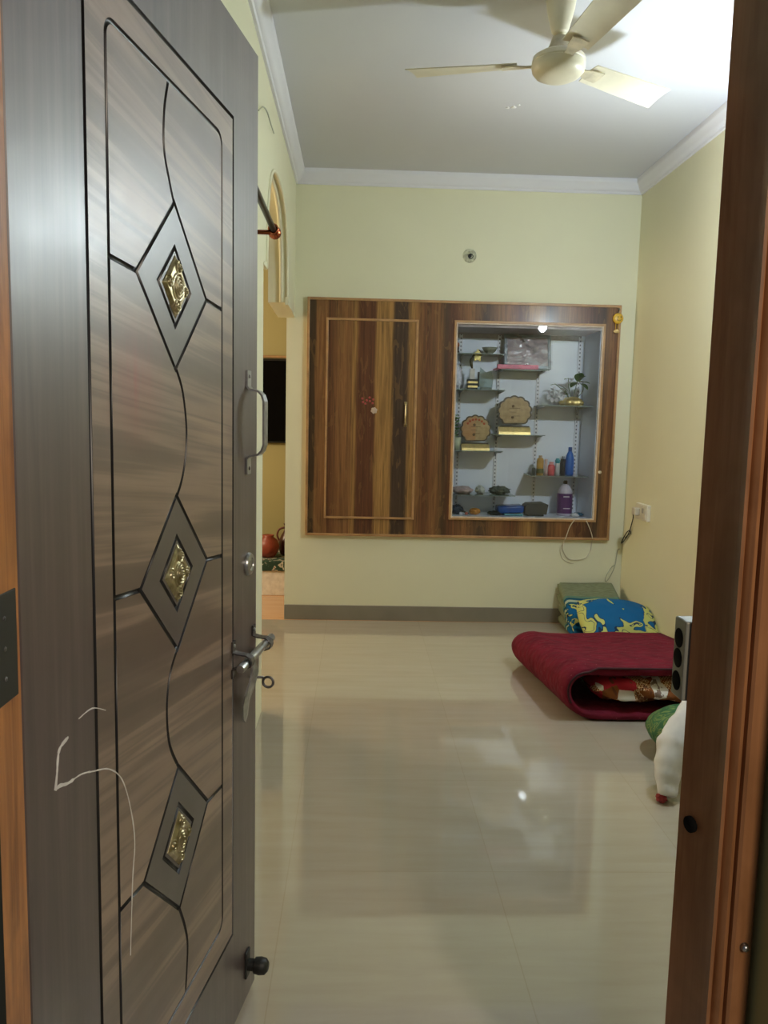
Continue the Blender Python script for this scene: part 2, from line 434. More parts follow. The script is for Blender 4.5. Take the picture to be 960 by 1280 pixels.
# ------------------------------------------------------------------ the open door (x: from the free edge to the hinge, y: out of the visible face)
ANG = math.atan2(-.9841, -.1774)
DM = Matrix.Translation((-.2169, 1.7305, 0)) @ Matrix.Rotation(ANG, 4, 'Z')
W, ZB, ZT = .866, .012, 2.043
bm = add_box(B(), (0, -.034, ZB), (W, 0, ZT), .0015, 1)
door = obj('door_1', bm, [M_door, M_groove])
door.matrix_world = DM
tag(door, 'dark wood grained entrance door standing open with three brass rosettes', 'door', kind='structure')
def arc(cx, cz, r, a0, a1, n=7): return [(cx+r*math.cos(a0+(a1-a0)*k/n), cz+r*math.sin(a0+(a1-a0)*k/n)) for k in range(n+1)]
x0, x1, z0, z1 = .2165, .6480, .2870, 1.8165
rr = .022
rounded = arc(x0+rr, z1-rr, rr, PI, PI/2)+arc(x1-rr, z1-rr, rr, PI/2, 0)+arc(x1-rr, z0+rr, rr, 0, -PI/2)+arc(x0+rr, z0+rr, rr, -PI/2, -PI)
CX = .432
paths = [([(.1545, .2285), (.7035, .2285), (.7035, 1.8675), (.1545, 1.8675)], True), (rounded, True)]
for zc in (1.513, 1.053, .592):
    paths.append(([(CX, zc+.129), (CX+.136, zc), (CX, zc-.129), (CX-.136, zc)], True))
    paths.append(([(CX, zc+.061), (CX+.063, zc), (CX, zc-.061), (CX-.063, zc)], True))
    paths.append(([(CX+.134, zc), (x1, zc+.005)], False)); paths.append(([(CX-.134, zc), (x0, zc-.006)], False))
sm = lambda pts: [(p.x, p.z) for p in smooth_path([(a, 0, b) for a, b in pts], 6)]
paths += [(sm([(.4515, 1.8165), (.4674, 1.7665), (.4690, 1.7100), (.4500, 1.668), (.434, 1.641)]), False),
          (sm([(.4290, 1.3850), (.4034, 1.3494), (.3885, 1.2900), (.3945, 1.2400), (.4100, 1.205), (.4300, 1.181)]), False),
          (sm([(.4350, .9240), (.4640, .890), (.4770, .838), (.4680, .775), (.4320, .720)]), False),
          (sm([(.4320, .463), (.4080, .413), (.3970, .367), (.4077, .2885)]), False)]
cutters = []
for pts, closed in paths:
    bm = B(); add_tube(bm, [(p[0], .0004, p[1]) for p in pts], .0042, 8, closed)
    bmesh.ops.recalc_face_normals(bm, faces=bm.faces[:])
    me = bpy.data.meshes.new('cut'); bm.to_mesh(me); bm.free(); me.materials.append(M_groove)
    c = bpy.data.objects.new('cut', me); COL.objects.link(c); c.matrix_world = DM; cutters.append(c)
    md = door.modifiers.new('groove', 'BOOLEAN'); md.operation = 'DIFFERENCE'; md.solver = 'EXACT'; md.object = c
    try: md.material_mode = 'TRANSFER'
    except Exception: pass
dg = bpy.context.evaluated_depsgraph_get(); dg.update()
me = bpy.data.meshes.new_from_object(door.evaluated_get(dg))
door.modifiers.clear(); door.data = me; me.name = 'door_1'
for c in cutters: bpy.data.objects.remove(c, do_unlink=True)
def dpart(name, bm, mat, parent=door, **kw): return obj(name, bm, mat, parent, world=False, **kw)
# brass rosettes: a pyramid of embossed spirals in each inner lozenge
def rosette(zc, swirl):
    bm = B(); n = 56; a, b = .049, .049; vs = {}
    for i in range(n+1):
        for j in range(n+1):
            u, w = -1+2*i/n, -1+2*j/n
            x, z = (u+w)/2, (u-w)/2            # square turned into a lozenge
            ex, ez = x*a, z*b
            edge = 1-max(abs(u), abs(w))
            y = .0005+.0045*min(1, edge*6)
            for (cx, cz, R) in ((0, 0, .0235), (-.004, .031, .013), (.004, -.031, .013), (.031, .004, .010), (-.031, -.004, .010)):
                r = math.hypot(ex-cx, ez-cz)
                if r < R:
                    y += (1-r/R)**.7*.0055*(R/.021)+.0021*math.cos(r*2*PI/.0052+swirl*math.atan2(ez-cz, ex-cx))*min(1, (R-r)/R*4)
            vs[i, j] = bm.verts.new((CX+ex, y, zc+ez))
    for i in range(n):
        for j in range(n):
            bm.faces.new((vs[i, j], vs[i+1, j], vs[i+1, j+1], vs[i, j+1]))
    # a skirt down to the door face so that the boss is solid
    for seq in ([(i, 0) for i in range(n+1)], [(n, j) for j in range(n+1)], [(n-i, n) for i in range(n+1)], [(0, n-j) for j in range(n+1)]):
        lo = [bm.verts.new((vs[k].co.x, -.002, vs[k].co.z)) for k in seq]
        for q in range(n): bm.faces.new((vs[seq[q]], vs[seq[q+1]], lo[q+1], lo[q]))
    return bm
for k, zc in enumerate((1.513, 1.053, .592)):
    dpart('brass_rosette', rosette(zc, 1), M_brass, smooth=True)
# pull handle
def strap(pts, w, th, wax=(1, 0, 0)):
    """flat bar: path in the y-z plane at x, width along x"""
    bm = B(); pts = [Vector(p) for p in pts]; rings = []
    for i, p in enumerate(pts):
        t = (pts[min(i+1, len(pts)-1)]-pts[max(i-1, 0)]).normalized(); a = Vector(wax); b = t.cross(a).normalized()
        rings.append([bm.verts.new(p+a*sx*w/2+b*sy*th/2) for sx, sy in ((-1, -1), (1, -1), (1, 1), (-1, 1))])
    for ra, rb in zip(rings, rings[1:]):
        for j in range(4): bm.faces.new((ra[j], ra[(j+1) % 4], rb[(j+1) % 4], rb[j]))
    bm.faces.new(rings[0]); bm.faces.new(rings[-1]); return bm
hx = .066
hp = [(hx, .003, 1.404), (hx, .003, 1.378)]+[(hx, .003+.034*math.sin(a)-.0, 1.360+.018*math.cos(a)) for a in [PI/2*k/6 for k in range(0)]]
hp = [(hx, .0025, 1.406), (hx, .0025, 1.374), (hx, .008, 1.368), (hx, .026, 1.364), (hx, .034, 1.356), (hx, .038, 1.344), (hx, .038, 1.255), (hx, .034, 1.243), (hx, .026, 1.235), (hx, .008, 1.231), (hx, .0025, 1.225), (hx, .0025, 1.194)]
bm = strap(hp, .024, .0042)
ph = dpart('pull_handle', bm, M_steel); ph['label'] = 'steel flat bar pull handle'
for z in (1.394, 1.206):
    bm = B(); add_lathe(bm, [(.0001, 0), (.0045, 0), (.003, .002), (.0001, .0024)], (hx, .0042, z), 12, 'Y'); dpart('handle_screw', bm, M_dsteel, ph)
# night latch cylinder
bm = B(); add_lathe(bm, [(.0001, -.002), (.0245, -.002), (.0245, .003), (.022, .007), (.016, .0085), (.014, .0085), (.013, .006), (.0001, .006)], (.058, 0, 1.003), 28, 'Y')
add_box(bm, (.0565, .0055, .995), (.0595, .0065, 1.011))
lc = dpart('lock_cylinder', bm, M_steel, angle=40); lc['label'] = 'round chrome lock cylinder'
# sliding bolt with brackets, hasp and ring
bz = .822
bm = B(); add_tube(bm, [(.198, .030, bz-.004), (.192, .030, bz-.004), (-.016, .030, bz+.004), (-.020, .030, bz+.004)], [.0078, .0088, .0088, .007], 16)
al = dpart('sliding_bolt', bm, M_steel, angle=50); al['label'] = 'steel sliding bolt across the lock stile'
for x in (.155, .022):
    bm = strap([(x, .002, bz+.040), (x, .002, bz+.018), (x, .012, bz+.015), (x, .030, bz+.0135), (x, .040, bz+.008), (x, .0425, bz), (x, .040, bz-.008), (x, .030, bz-.0125), (x, .012, bz-.015), (x, .002, bz-.018), (x, .002, bz-.036)], .020, .003)
    br = dpart('bolt_bracket', bm, M_dsteel, al)
    bm = B(); add_lathe(bm, [(.0001, 0), (.005, 0), (.0035, .002), (.0001, .0024)], (x, .0035, bz+.030), 12, 'Y'); dpart('bracket_screw', bm, M_steel, br)
bm = B(); poly = [(-.010, 0), (.010, 0), (.016, -.04), (.020, -.075), (.014, -.100), (.009, -.130), (0, -.142), (-.008, -.130), (-.011, -.100), (-.015, -.072), (-.012, -.04)]
add_prism(bm, [(.092+a*1.7+(-b)*.10, bz-.006+b) for a, b in poly], .026, .030, 'Y')
for v in bm.verts:
    if v.co.z < bz-.05: v.co.y -= .018*min(1, (bz-.05-v.co.z)/.06)
dpart('bolt_hasp', bm, M_steel, al)
bm = B(); add_tube(bm, [(.045, .0, .752), (.040, .030, .752)], .0028, 8)
add_tube(bm, [(.040, .040+.0115*math.cos(a), .742+.0115*math.sin(a)) for a in [2*PI*k/20 for k in range(20)]], .0028, 8, True)
dpart('padlock_ring', bm, M_dsteel, al)
# rubber tipped door stop low on the door
bm = B(); add_box(bm, (.047, .0, .066), (.075, .005, .128), .002)
ds = dpart('door_stop', bm, M_black)
bm = B(); add_lathe(bm, [(.0001, .004), (.013, .004), (.013, .018), (.017, .020), (.019, .032), (.017, .044), (.010, .050), (.0001, .051)], (.061, 0, .094), 20, 'Y'); dpart('rubber_tip', bm, M_black, ds, angle=50)
# chalky scratch marks on the panel
def ribbon(pts, w):
    bm = B(); pts = [Vector((p[0], .0007, p[1])) for p in pts]; L = []
    for i, p in enumerate(pts):
        t = (pts[min(i+1, len(pts)-1)]-pts[max(i-1, 0)]).normalized(); n = Vector((-t.z, 0, t.x))
        ww = (w[i] if isinstance(w, list) else w)*random.uniform(.6, 1.3)
        L.append([bm.verts.new(p+n*ww/2), bm.verts.new(p-n*ww/2), bm.verts.new(p-n*ww/2-Vector((0, .0012, 0))), bm.verts.new(p+n*ww/2-Vector((0, .0012, 0)))])
    for a, b in zip(L, L[1:]):
        for j in range(4): bm.faces.new((a[j], a[(j+1) % 4], b[(j+1) % 4], b[j]))
    bm.faces.new(L[0]); bm.faces.new(L[-1]); return bm
scr = sm([(.6785, .9093), (.7139, .925), (.7483, .9236)])
dpart('chalk_mark', ribbon(scr, .0016), M_chalk)
scr = sm([(.7739, .9095), (.790, .905), (.797, .8972), (.8010, .875)])+sm([(.8052, .8558), (.795, .856), (.7764, .8507), (.745, .848), (.7135, .8381), (.6712, .8221), (.6345, .79), (.6096, .7348), (.5975, .6753), (.606, .62), (.6165, .5063)])
dpart('chalk_mark', ribbon(scr, [.0042 if i < 34 else .0020 for i in range(len(scr))]), M_chalk)

# ------------------------------------------------------------------ wall showcase
cab = thing('wall_showcase', 'wide striped walnut showcase let into the far wall, door left and glass right', 'cabinet', (.665, D, .57))
CX0, CX1, CZ0, CZ1 = -.325, 1.655, .571, 2.068
GX0, GX1, GZ0, GZ1 = .602, 1.556, .688, 1.948
bm = B()
for lo, hi in (((CX0, CF, CZ0), (GX0, D, CZ1)), ((GX1, CF, CZ0), (CX1, D, CZ1)), ((GX0, CF, GZ1), (GX1, D, CZ1)), ((GX0, CF, CZ0), (GX1, D, GZ0))): add_box(bm, lo, hi)
obj('facing_panel', bm, M_lam, cab, world=False); bpy.data.objects['facing_panel'].location = -Vector(cab.location)
def rect_frame(x0, x1, z0, z1, w, y0, y1, bev=.002):
    bm = B()
    add_box(bm, (x0, y0, z0), (x0+w, y1, z1), bev); add_box(bm, (x1-w, y0, z0), (x1, y1, z1), bev)
    add_box(bm, (x0+w, y0, z1-w), (x1-w, y1, z1), bev); add_box(bm, (x0+w, y0, z0), (x1-w, y1, z0+w), bev); return bm
obj('outer_beading', rect_frame(CX0-.006, CX1+.004, CZ0-.008, CZ1+.004, .016, CF-.007, D-.001), M_trim, cab)
dr = obj('door', add_box(B(), (-.196, CF-.006, .692), (.356, CF+.004, 1.932), .0015), M_lam, cab, world=False); dr.location = -Vector(cab.location)
fr = rect_frame(-.211, .371, .677, 1.947, .014, CF-.010, CF+.002); obj('door_beading', fr, M_trim, dr, world=False)
bm = B(); add_tube(bm, smooth_path([(.302, CF-.006, 1.425), (.302, CF-.024, 1.412), (.302, CF-.030, 1.355), (.302, CF-.024, 1.297), (.302, CF-.006, 1.284)], 5), .0065, 10)
add_box(bm, (.293, CF-.009, 1.415), (.311, CF-.004, 1.434), .001); add_box(bm, (.293, CF-.009, 1.275), (.311, CF-.004, 1.294), .001)
hd = obj('handle', bm, M_brass, dr, world=False, smooth=True); hd['label'] = 'brass bow handle'
# painted flower sticker on the door: pale disc and five red dots
bm = B(); add_lathe(bm, [(.0001, 0), (.020, 0), (.018, -.0012), (.0001, -.0014)], (.100, CF-.006, 1.374), 20, 'Y', lobes=lambda a: 1+.12*math.sin(6*a)); obj('flower_sticker', bm, plain('pale_sticker', (.50, .40, .32, 1), .5), dr, world=False)
bm = B()
for a, b in ((.028, 1.425), (.052, 1.437), (.072, 1.432), (.090, 1.420), (.044, 1.416), (.094, 1.443), (.024, 1.448), (.07, 1.455)):
    add_lathe(bm, [(.0001, 0), (.0075, 0), (.006, -.001), (.0001, -.0012)], (a, CF-.006, b), 8, 'Y')
obj('red_petals', bm, plain('red_sticker', (.34, .05, .05, 1), .5), dr, world=False)
gf = obj('glass_frame', rect_frame(GX0-.004, GX1+.008, GZ0-.006, GZ1+.004, .015, CF-.010, CF+.016), M_trim, cab)
obj('pale_beading', rect_frame(GX0+.010, GX1-.006, GZ0+.008, GZ1-.010, .0085, CF-.007, CF+.014, .001), M_trimpale, gf)
obj('glass_pane', add_box(B(), (GX0+.012, CF+.003, GZ0+.010), (GX1-.008, CF+.007, GZ1-.012)), M_glass, gf)
bm = B(); add_lathe(bm, [(.0001, .004), (.006, .004), (.006, -.006), (.010, -.010), (.011, -.018), (.007, -.023), (.0001, -.024)], (1.570, CF-.002, 1.010), 16, 'Y')
obj('glass_knob', bm, plain('pale_knob', (.75, .68, .5, 1), .3), gf, smooth=True)
# lining of the recess
BK = 5.50
bm = B()
add_box(bm, (NX0-.01, BK, NZ0-.01), (NX1+.01, BK+.012, NZ1+.01)); add_box(bm, (NX0-.010, D-.015, NZ0-.01), (NX0+.001, BK, NZ1+.01)); add_box(bm, (NX1-.004, D-.015, NZ0-.01), (NX1+.01, BK, NZ1+.01))
add_box(bm, (NX0, D-.015, NZ0-.01), (NX1, BK, NZ0+.002)); 
obj('white_lining', bm, M_white, cab)
obj('top_board', add_box(B(), (NX0, D-.015, NZ1-.012), (NX1-.004, BK, NZ1+.01)), plain('pinkish_top_board', (.36, .29, .28, 1), .5), cab)
bm = B(); add_box(bm, (NX0+.03, BK-.006, 1.880), (NX1-.03, BK, NZ1-.012)); obj('back_batten', bm, plain('pinkish_board', (.42, .36, .36, 1), .5), cab)
UPX = (.688, .952, 1.226, 1.505)
for x in UPX:
    o = obj('slotted_upright', add_box(B(), (-.012, BK-.008, .715), (.012, BK, 1.905), .001), M_upright, cab, world=False)
    o.location = Vector((x, 0, 0))-Vector(cab.location)
def shelf(x0, x1, z, y0=5.235, poly=None, nm='glass_shelf'):
    bm = B()
    if poly: add_prism(bm, poly, z-.005, z)
    else: add_box(bm, (x0, y0, z-.005), (x1, BK-.002, z))
    bm.faces.ensure_lookup_table()
    for f in bm.faces:
        if abs(f.normal.z) < .5: f.material_index = 1
    bm.normal_update()
    for f in bm.faces: f.material_index = 1 if abs(f.normal.z) < .5 else 0
    s_ = obj(nm, bm, [M_shelf, M_shelfedge], cab)
    for ux in UPX:
        if x0-.03 < ux < x1+.03:
            bk = B(); add_prism(bk, [(BK-.006, z-.006), (BK-.006, z-.05), (BK-.03, z-.022), (y0+.03, z-.010), (y0+.03, z-.006)], ux-.003, ux+.003, 'X')
            q = obj('shelf_bracket', bk, M_steel, s_, world=False); q.location = -wpos(s_)
    return s_
SH = {'l1': 1.765, 'l2': 1.528, 'l3': 1.128, 'l4': .836, 'm1': 1.672, 'm2': 1.238, 'r1': 1.436, 'r2': .972}
shelf(.612, .955, SH['l1'], 5.30); shelf(.612, .955, SH['l2']); shelf(.612, .955, SH['l3']); shelf(.612, 1.05, SH['l4'])
shelf(1.205, 1.538, SH['r1']); shelf(1.155, 1.535, SH['r2'])
shelf(.93, 1.25, SH['m2'], 5.27, [(.915, 5.29), (1.205, 5.29), (1.265, 5.38), (1.265, BK-.002), (.915, BK-.002)])
shelf(.93, 1.25, SH['m1']-.006, 5.28)

# ------------------------------------------------------------------ things in the showcase
GRP = None
# pink tray
bm = B(); add_box(bm, (.905, 5.285, SH['m1']-.005), (1.178, 5.46, SH['m1']+.004), .003); add_box(bm, (.905, 5.278, SH['m1']-.005), (1.178, 5.290, SH['m1']+.024), .004)
tray = obj('pink_tray', bm, plain('pink_plastic', (.70, .17, .25, 1), .4)); tag(tray, 'flat pink tray under the plastic wrapped picture frame', 'tray'); origin_to(tray, (1.04, 5.37, SH['m1']))
# framed picture in plastic
fp = thing('picture_frame', 'silver framed picture still wrapped in crinkled clear plastic', 'picture frame', (1.13, 5.42, SH['m1']+.005))
def tilt(bm, y0, z0, a):
    R = Matrix.Rotation(a, 4, 'X')
    for v in bm.verts: v.co = R @ (v.co-Vector((0, y0, z0)))+Vector((0, y0, z0))
    return bm
ta = -.22; fz = SH['m1']+.006
bm = B(); bm = rect_frame(.972, 1.290, fz, fz+.236, .022, 5.395, 5.412, .003); obj('frame', tilt(bm, 5.40, fz, ta), plain('silver_frame', (.30, .34, .36, 1), .35, .5), fp)
t = NT('pinkish_picture'); v = t.coord('Generated')
pm = t.bsdf(t.ramp(t.noise(v, 3.2, 3, .5, 1.2), [(.3, (.30, .27, .28, 1)), (.5, (.50, .40, .40, 1)), (.68, (.62, .62, .62, 1))]), .5)
bm = add_box(B(), (.990, 5.402, fz+.018), (1.272, 5.410, fz+.218)); obj('picture', tilt(bm, 5.40, fz, ta), pm, fp)
bm = B(); n = 22; g = {}
for i in range(n+1):
    for j in range(n+1):
        x = .966+.332*i/n; z = fz-.004+.246*j/n
        y = 5.388-.014*abs(noise.noise(Vector((x*11+z*9, z*9, 1))))-.007*abs(noise.noise(Vector((x*40+z*30, z*22, 4))))
        g[i, j] = bm.verts.new((x, y, z))
for i in range(n):
    for j in range(n): bm.faces.new((g[i, j], g[i+1, j], g[i+1, j+1], g[i, j+1]))
obj('plastic_wrap', tilt(bm, 5.40, fz, ta), M_plastic, fp)
# award plaques
def plaque(x, z, w, h, bh, label, warm, y=5.36):
    p = thing('award_plaque', label, 'award plaque', (x, y, z), 'scalloped award plaques in the showcase')
    t = NT('plaque_wood_'+warm); v = t.coord('Generated'); X, Y, Z = t.sep(v)
    n = t.noise(v, 6, 3)
    base = t.ramp(n, [(.3, (.36, .24, .10, 1)), (.7, (.50, .36, .17, 1))])
    if warm == 'red':
        base = t.mix(t.math('MULTIPLY', t.math('LESS_THAN', X, .5), .45), base, (.55, .20, .06, 1))
    m = t.bsdf(base, .4)
    md = plain('plaque_edge_'+warm, (.09, .07, .04, 1), .4)
    R = w/2; zc = z+bh+h*.52
    def outline(k, lob=13, am=.05):
        pts = []
        for q in range(104):
            a = -PI/2+.62+(2*PI-1.24)*q/103
            r = R*k*(1-am+am*abs(math.sin(a*lob/2+.4))*1.6)
            pts.append((x+r*math.cos(a), zc+r*math.sin(a)*h*.52/R*1.0))
        return pts
    bm = B(); add_prism(bm, outline(1.0), y-.004, y+.008, 'Y'); obj('backing', bm, md, p)
    bm = B(); add_prism(bm, outline(.90), y-.010, y-.003, 'Y'); f = obj('face', bm, m, p)
    bm = B()
    for k, (a, b) in enumerate(((.0, .62), (.12, .40), (-.10, .40))): add_box(bm, (x-R*a-R*.5*b, y-.0112, zc+R*(.18-.22*k)-.0015), (x-R*a+R*.5*b, y-.0095, zc+R*(.18-.22*k)+.0015))
    add_lathe(bm, [(.0001, 0), (.010, 0), (.008, -.0015), (.0001, -.0018)], (x-R*.1, y-.0095, zc+R*.30), 12, 'Y'); add_lathe(bm, [(.0001, 0), (.011, 0), (.009, -.0015), (.0001, -.0018)], (x-R*.12, y-.0095, zc-R*.34), 6, 'Y')
    obj('engraving', bm, plain('engraving_'+warm, (.14, .08, .03, 1), .5), f)
    if warm == 'red':
        bm = B()
        for k in range(7):
            a = PI*.80-PI*.6*k/6; add_lathe(bm, [(.0001, 0), (.009, 0), (.0075, -.0015), (.0001, -.0018)], (x+R*.66*math.cos(a), y-.0095, zc+R*.66*math.sin(a)), 8, 'Y')
        obj('red_arc', bm, plain('plaque_red', (.45, .09, .03, 1), .4), f)
    bm = B(); add_prism(bm, [(y-.040, z), (y+.025, z), (y+.022, z+bh*.30), (y+.012, z+bh), (y-.016, z+bh), (y-.034, z+bh*.35)], x-w*.46, x+w*.46, 'X'); obj('base', bm, M_gold, p)
    bm = add_box(B(), (x-w*.43, y-.022, z+bh), (x+w*.43, y+.016, z+bh+.008), .001); obj('base_step', bm, md, p)
plaque(.788, SH['l3'], .204, .185, .042, 'smaller scalloped plaque with red lettering on the left glass shelf', 'red')
plaque(1.045, SH['m2'], .232, .200, .050, 'larger scalloped golden plaque on the middle glass shelf', 'gold', 5.355)
# gold trophy figure
tp = thing('star_trophy', 'gold figure trophy on a black and gold striped base', 'trophy', (.754, 5.36, SH['l2']))
for k in range(5):
    bm = add_box(B(), (.722, 5.328, SH['l2']+.014*k), (.787, 5.392, SH['l2']+.014*(k+1)-.0002), .001); obj('base_band', bm, M_gold if k % 2 else M_black, tp)
bm = add_box(B(), (.737, 5.345, SH['l2']+.070), (.768, 5.376, SH['l2']+.140), .002); obj('crystal_column', bm, plain('frosted_column', (.62, .60, .56, 1), .2), tp)
bm = B(); add_tube(bm, smooth_path([(.752, 5.36, SH['l2']+.138), (.746, 5.36, SH['l2']+.165), (.742, 5.36, SH['l2']+.195), (.752, 5.36, SH['l2']+.215)], 5), [.005+.006*math.sin(PI*k/15) for k in range(16)], 10)
add_tube(bm, smooth_path([(.752, 5.36, SH['l2']+.213), (.77, 5.36, SH['l2']+.235), (.80, 5.36, SH['l2']+.262)], 4), [.009, .010, .010, .009, .008, .008, .007, .006, .005], 8)
obj('figure', bm, plain('bronze_black', (.05, .04, .02, 1), .3, .6), tp)
bm = B(); pts = []
for q in range(10):
    a = PI/2+2*PI*q/10; r = .036 if q % 2 == 0 else .022; pts.append((.784+r*math.cos(a), SH['l2']+.225+r*math.sin(a)*1.25))
add_prism(bm, pts, 5.352, 5.364, 'Y'); obj('star', bm, plain('dull_gold', (.36, .29, .10, 1), .35, .7), tp)
# crystal trophy
ct = thing('crystal_trophy', 'clear glass trophy beside the gold star trophy', 'trophy', (.845, 5.36, SH['l2']))
bm = B(); add_prism(bm, [(.800, SH['l2']+.020), (.888, SH['l2']+.020), (.893, SH['l2']+.085), (.880, SH['l2']+.128), (.842, SH['l2']+.118), (.806, SH['l2']+.148), (.797, SH['l2']+.09)], 5.350, 5.372, 'Y')
obj('plate', bm, M_crystal, ct)
bm = add_box(B(), (.812, 5.335, SH['l2']), (.884, 5.388, SH['l2']+.020), .003); obj('base', bm, plain('grey_green_glass', (.20, .25, .24, 1), .1), ct)
bm = add_box(B(), (.790, 5.350, SH['l2']+.020), (.801, 5.374, SH['l2']+.120), .002); obj('side_bar', bm, M_black, ct)
# crumpled clear bag
def lump(c, r, seed, amp=.3, fr=3, n=18):
    bm = B(); bmesh.ops.create_icosphere(bm, subdivisions=4, radius=1)
    for v in bm.verts:
        d = v.co.copy(); k = 1+amp*noise.noise(d*fr+Vector((seed, 0, 0)))+amp*.5*noise.noise(d*fr*2.3+Vector((0, seed, 0)))
        v.co = Vector((c[0]+d.x*r[0]*k, c[1]+d.y*r[1]*k, max(c[2]-r[2]*.92, c[2]+d.z*r[2]*k)))
    return bm
o = obj('plastic_bag', lump((.652, 5.36, SH['l2']+.079), (.030, .03, .082), 2, .35, 4), plain('milky_plastic', (.62, .64, .72, 1), .25), smooth=True)
tag(o, 'crumpled whitish plastic bag at the left end of the trophy shelf', 'bag'); origin_to(o, (.652, 5.36, SH['l2']))
# top left shelf: ornament bowl and reddish figurine
bm = B(); add_lathe(bm, [(.0001, 0), (.030, 0), (.022, .008), (.040, .022), (.052, .045), (.048, .045), (.036, .024), (.0001, .014)], (.867, 5.38, SH['l1']), 24)
o = obj('glass_bowl', bm, plain('smoky_glass', (.22, .23, .17, 1), .2), smooth=True); tag(o, 'small smoky glass bowl on the topmost left shelf', 'bowl'); origin_to(o, (.867, 5.38, SH['l1']))
fg = thing('figurine', 'dark figurine with a red top at the left edge of the topmost shelf', 'figurine', (.648, 5.38, SH['l1']))
bm = B(); add_lathe(bm, [(.0001, 0), (.020, 0), (.018, .012), (.010, .02), (.014, .04), (.0001, .042)], (.648, 5.38, SH['l1']), 14); obj('body', bm, plain('dark_figurine', (.05, .035, .03, 1), .4), fg, smooth=True)
bm = B(); add_lathe(bm, [(.0001, .040), (.012, .042), (.018, .055), (.014, .07), (.0001, .078)], (.648, 5.38, SH['l1']), 14); obj('head', bm, plain('red_figurine', (.35, .10, .06, 1), .4), fg, smooth=True)
# leafy ornaments
def add_leaf(bm, base, direction, length, width, droop=.3, mat=0):
    length *= 1.25; width *= 1.25
    d = Vector(direction).normalized(); side = d.cross(Vector((0, 0, 1)))
    if side.length < .1: side = Vector((1, 0, 0))
    side.normalize(); up = side.cross(d); n = 6; L = []
    for k in range(n+1):
        s_ = k/n; c = Vector(base)+d*length*s_-Vector((0, 0, 1))*droop*length*s_*s_
        w = width*math.sin(PI*min(.98, s_*.92+.05))**.8/2
        L.append((bm.verts.new(c-side*w+up*w*.25), bm.verts.new(c), bm.verts.new(c+side*w+up*w*.25)))
    fs = []
    for a, b in zip(L, L[1:]):
        fs.append(bm.faces.new((a[0], a[1], b[1], b[0]))); fs.append(bm.faces.new((a[1], a[2], b[2], b[1])))
    for f in fs: f.material_index = mat; f.smooth = True
M_leaf = plain('dark_green_leaf', (.035, .11, .025, 1), .4, vary=.35, nscale=40)
M_leaf2 = plain('grey_green_leaf', (.10, .17, .09, 1), .45, vary=.35, nscale=40)
M_petal = plain('pale_petal', (.60, .60, .64, 1), .5, vary=.12)
z = SH['r1']
pv = thing('artificial_plant', 'artificial plant with dark leaves and white flowers in a gold holder', 'plant', (1.44, 5.37, z))
bm = B(); add_lathe(bm, [(.0001, 0), (.060, 0), (.074, .010), (.078, .026), (.060, .045), (.030, .062), (.0001, .064)], (1.435, 5.37, z), 24, lobes=lambda a: 1+.16*math.sin(5*a)); obj('gold_holder', bm, M_gold, pv, smooth=True)
bm = B()
for p in (((1.42, 5.37, z+.05), (1.36, 5.37, z+.11), (1.31, 5.36, z+.145)), ((1.44, 5.37, z+.05), (1.45, 5.36, z+.12), (1.458, 5.34, z+.165)), ((1.43, 5.37, z+.05), (1.405, 5.37, z+.13), (1.403, 5.37, z+.185)), ((1.45, 5.37, z+.04), (1.50, 5.36, z+.10), (1.49, 5.34, z+.15))):
    add_tube(bm, smooth_path(p, 4), .0025, 6)
obj('stem', bm, M_leaf2, pv)
bm = B()
for bse, dr_, ln, wd in (((1.458, 5.33, z+.155), (-.5, -.4, -.1), .062, .050), ((1.458, 5.33, z+.16), (.1, -.3, .8), .072, .060), ((1.465, 5.33, z+.155), (.8, -.7, .2), .062, .05), ((1.465, 5.33, z+.150), (.6, -.8, -.3), .058, .050), ((1.458, 5.32, z+.165), (.5, -.5, .7), .060, .050),
                         ((1.32, 5.36, z+.140), (-.9, -.2, .1), .035, .025), ((1.33, 5.36, z+.135), (.8, -.3, -.2), .060, .034), ((1.35, 5.36, z+.120), (.6, -.5, -.6), .060, .032), ((1.403, 5.37, z+.18), (.9, -.3, .1), .03, .03), ((1.403, 5.37, z+.18), (-.9, -.3, .1), .026, .03)):
    add_leaf(bm, bse, dr_, ln, wd)
obj('leaves', bm, M_leaf, pv)
for cx, cz in ((1.275, .075), (1.30, .100), (1.335, .085), (1.365, .068), (1.29, .055), (1.325, .055), (1.37, .095), (1.42, .165)):
    bm = B()
    for q in range(5):
        a = 2*PI*q/5+cx*30; add_leaf(bm, (cx, 5.35, z+cz), (math.cos(a), -.35, math.sin(a)), .026, .022, .1)
    obj('white_flower', bm, M_petal, pv)
gp = thing('potted_plant', 'small green plant in a pale pot left of the smaller plaque', 'plant', (.665, 5.34, SH['l3']))
bm = B(); add_lathe(bm, [(.0001, 0), (.022, 0), (.028, .055), (.031, .085), (.027, .085), (.022, .06), (.0001, .05)], (.655, 5.30, SH['l3']), 18); obj('pot', bm, plain('pale_green_pot', (.50, .55, .38, 1), .4), gp, smooth=True)
bm = B()
for q in range(26):
    a = q*2.4; h_ = .09+.14*((q*7) % 26)/26
    add_leaf(bm, (.650+.006*math.cos(a), 5.30+.010*math.sin(a), SH['l3']+h_), (math.cos(a)*.5-.25, math.sin(a)-.3, .5), .036, .028, .5)
obj('leaves', bm, plain('bright_green_leaf', (.08, .20, .05, 1), .45, vary=.4, nscale=60), gp)
